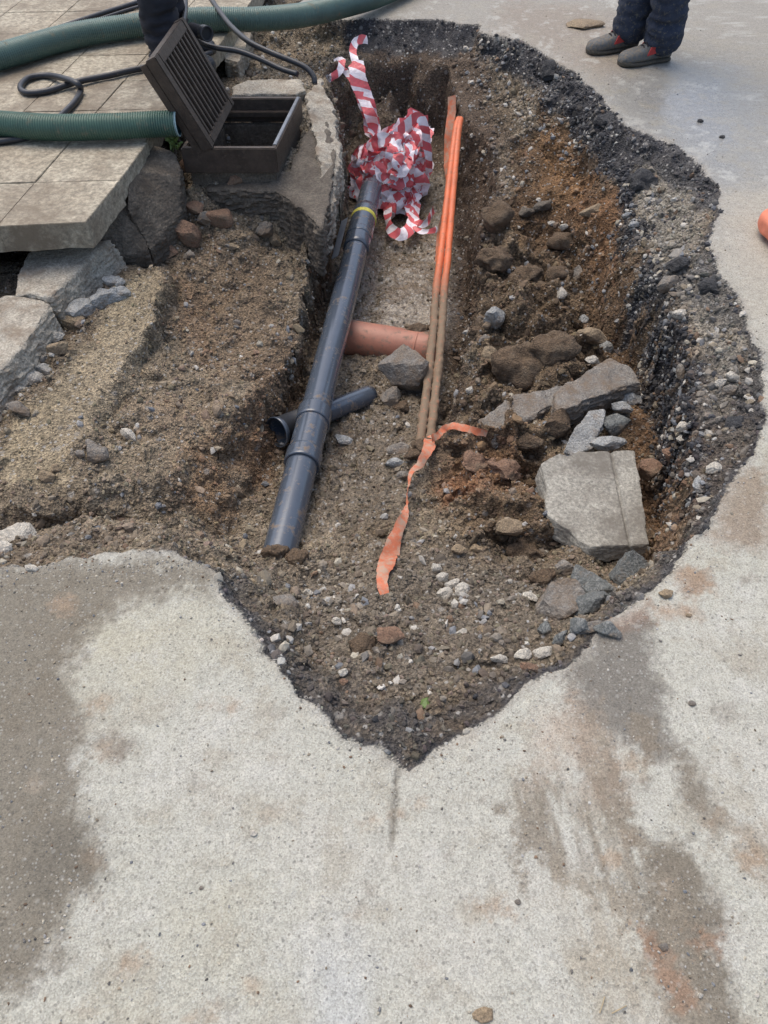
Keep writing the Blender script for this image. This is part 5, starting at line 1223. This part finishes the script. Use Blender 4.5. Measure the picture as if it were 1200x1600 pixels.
def person(label, lh, lt, rh, rt, fwd, trous, jack, shoes, patch, z0, wid=.075, spread=.0):
    """lh, lt: left heel and toe on the ground; rh, rt: right"""
    base = (lh + rh) / 2; base.z = z0; fwd = fwd.normalized(); sd_ = Vector((fwd.y, -fwd.x, 0)); up = Vector((0, 0, 1))
    root = empty('person', base, label, 'person')
    def W(f, s, z): return base + fwd * f + sd_ * s + up * z
    an = [lh + (lt - lh).normalized() * .06 + up * .09, rh + (rt - rh).normalized() * .06 + up * .09]
    sg = [1 if (an[0] - base).dot(sd_) > 0 else -1]; sg.append(-sg[0])
    def legnodes(kx, r):
        N = [(W(0, 0, .95), (r[0], r[0] * .8))]; E = []
        for i in (0, 1):
            hip = W(0, sg[i] * .095, .88); kn = hip.lerp(an[i], .52) + fwd * .02
            a = an[i]; k0 = len(N)
            N += [(hip, r[1]), (hip.lerp(kn, .5), r[2]), (kn, r[3]), (kn.lerp(a, .35), r[4]), (kn.lerp(a, .8), r[5]), (a + up * kx, r[6])]
            E += [(0, k0)] + [(k0 + j, k0 + j + 1) for j in range(5)]
        return N, E
    # body: one continuous surface
    N, E = legnodes(0, (.13, .085, .075, .058, .052, .04, .036)); n0 = len(N)
    N += [(W(0, 0, 1.12), (.14, .10)), (W(0, 0, 1.36), (.16, .11)), (W(0, 0, 1.46), (.08, .07)), (W(.01, 0, 1.53), .055), (W(.03, 0, 1.62), (.075, .085)), (W(.03, 0, 1.71), (.07, .08))]
    E += [(0, n0)] + [(n0 + j, n0 + j + 1) for j in range(5)]
    for q in (-1, 1):
        k0 = len(N); N += [(W(0, q * .19, 1.41), .055), (W(.02, q * .25, 1.13), .042), (W(.10, q * .24, .90), .03), (W(.13, q * .235, .84), (.035, .02))]
        E += [(n0 + 1, k0), (k0, k0 + 1), (k0 + 1, k0 + 2), (k0 + 2, k0 + 3)]
        wrist = k0 + 3
        for fi in range(5):
            k1 = len(N); sp_ = (fi - 2) * .016; ln = (.05, .075, .085, .078, .06)[fi] * (1 if fi else 1)
            p0_ = W(.14 + sp_, q * .235, .80); N += [(p0_, .011), (p0_ + Vector((0, 0, -ln * .5)) + fwd * .004, .0095), (p0_ + Vector((0, 0, -ln)) - sd_ * q * .02, .008)]
            E += [(wrist, k1), (k1, k1 + 1), (k1 + 1, k1 + 2)]
    body = part('body', skin('body', N, E, M['skin'], 2), root)
    N, E = legnodes(-.045, (.155, .110, .098, .082, .080, .078, .086)); tr = skin('trousers', N, E, trous, 3); wrinkle(tr, .024, 8, 3, (1, 1, 3.2)); wrinkle(tr, .005, 26, 4, (1, 1, 2.)); part('trousers', tr, root)
    N = [(W(0, 0, .90), (.175, .125)), (W(0, 0, 1.12), (.17, .12)), (W(0, 0, 1.36), (.18, .125)), (W(0, 0, 1.46), (.09, .08))]; E = [(0, 1), (1, 2), (2, 3)]
    for q in (-1, 1):
        k0 = len(N); N += [(W(0, q * .20, 1.41), .072), (W(.02, q * .26, 1.13), .058), (W(.10, q * .245, .90), .046)]; E += [(2, k0), (k0, k0 + 1), (k0 + 1, k0 + 2)]
    jk = skin('jacket', N, E, jack, 3, 1); wrinkle(jk, .006, 9, 5, (1, 1, 2)); part('jacket', jk, root)
    me = rock_mesh((.19, .20, .14), 77, M['hair'], 4, 60, .03); me.transform(Matrix.Translation(W(.015, 0, 1.73))); part('hair', me, root)
    for q in (-1, 1):
        me = rock_mesh((.018, .014, .014), 6, M['dark'], 2, 30, 0); me.transform(Matrix.Translation(W(.108, q * .032, 1.655))); part('eye', me, root)
    me = rock_mesh((.03, .04, .045), 8, M['skin'], 2, 30, 0); me.transform(Matrix.Translation(W(.118, 0, 1.625))); part('nose', me, root)
    shoe(root, lh, lt, shoes, patch); shoe(root, rh, rt, shoes, patch)
h1, t1_ = U(1052, 92, 0), U(966, 103, 0); h2, t2_ = U(992, 76, 0), U(916, 84, 0)
def fixl(h, t, L_): d = (h - t).normalized(); return t + d * L_
h1 = fixl(h1, t1_, .29); h2 = fixl(h2, t2_, .29)
person('worker in dark blue jeans and grey shoes with red patches on the wet road', h1, t1_, h2, t2_, Vector((-.9, -.2, 0)), M['denim'], M['jacket'], M['shoe'], True, 0)
z = TOPZ; a = U(250, 116, z); b = a + Vector((.27, .05, 0)); a2 = a + Vector((-.03, .24, 0)); b2 = a2 + Vector((.27, .03, 0))
person('worker in black trousers standing behind the propped up iron grate', a, b, a2, b2, Vector((1, 0, 0)), M['blackcloth'], M['blackcloth'], M['rubber'], False, z)
bpy.context.view_layer.update()
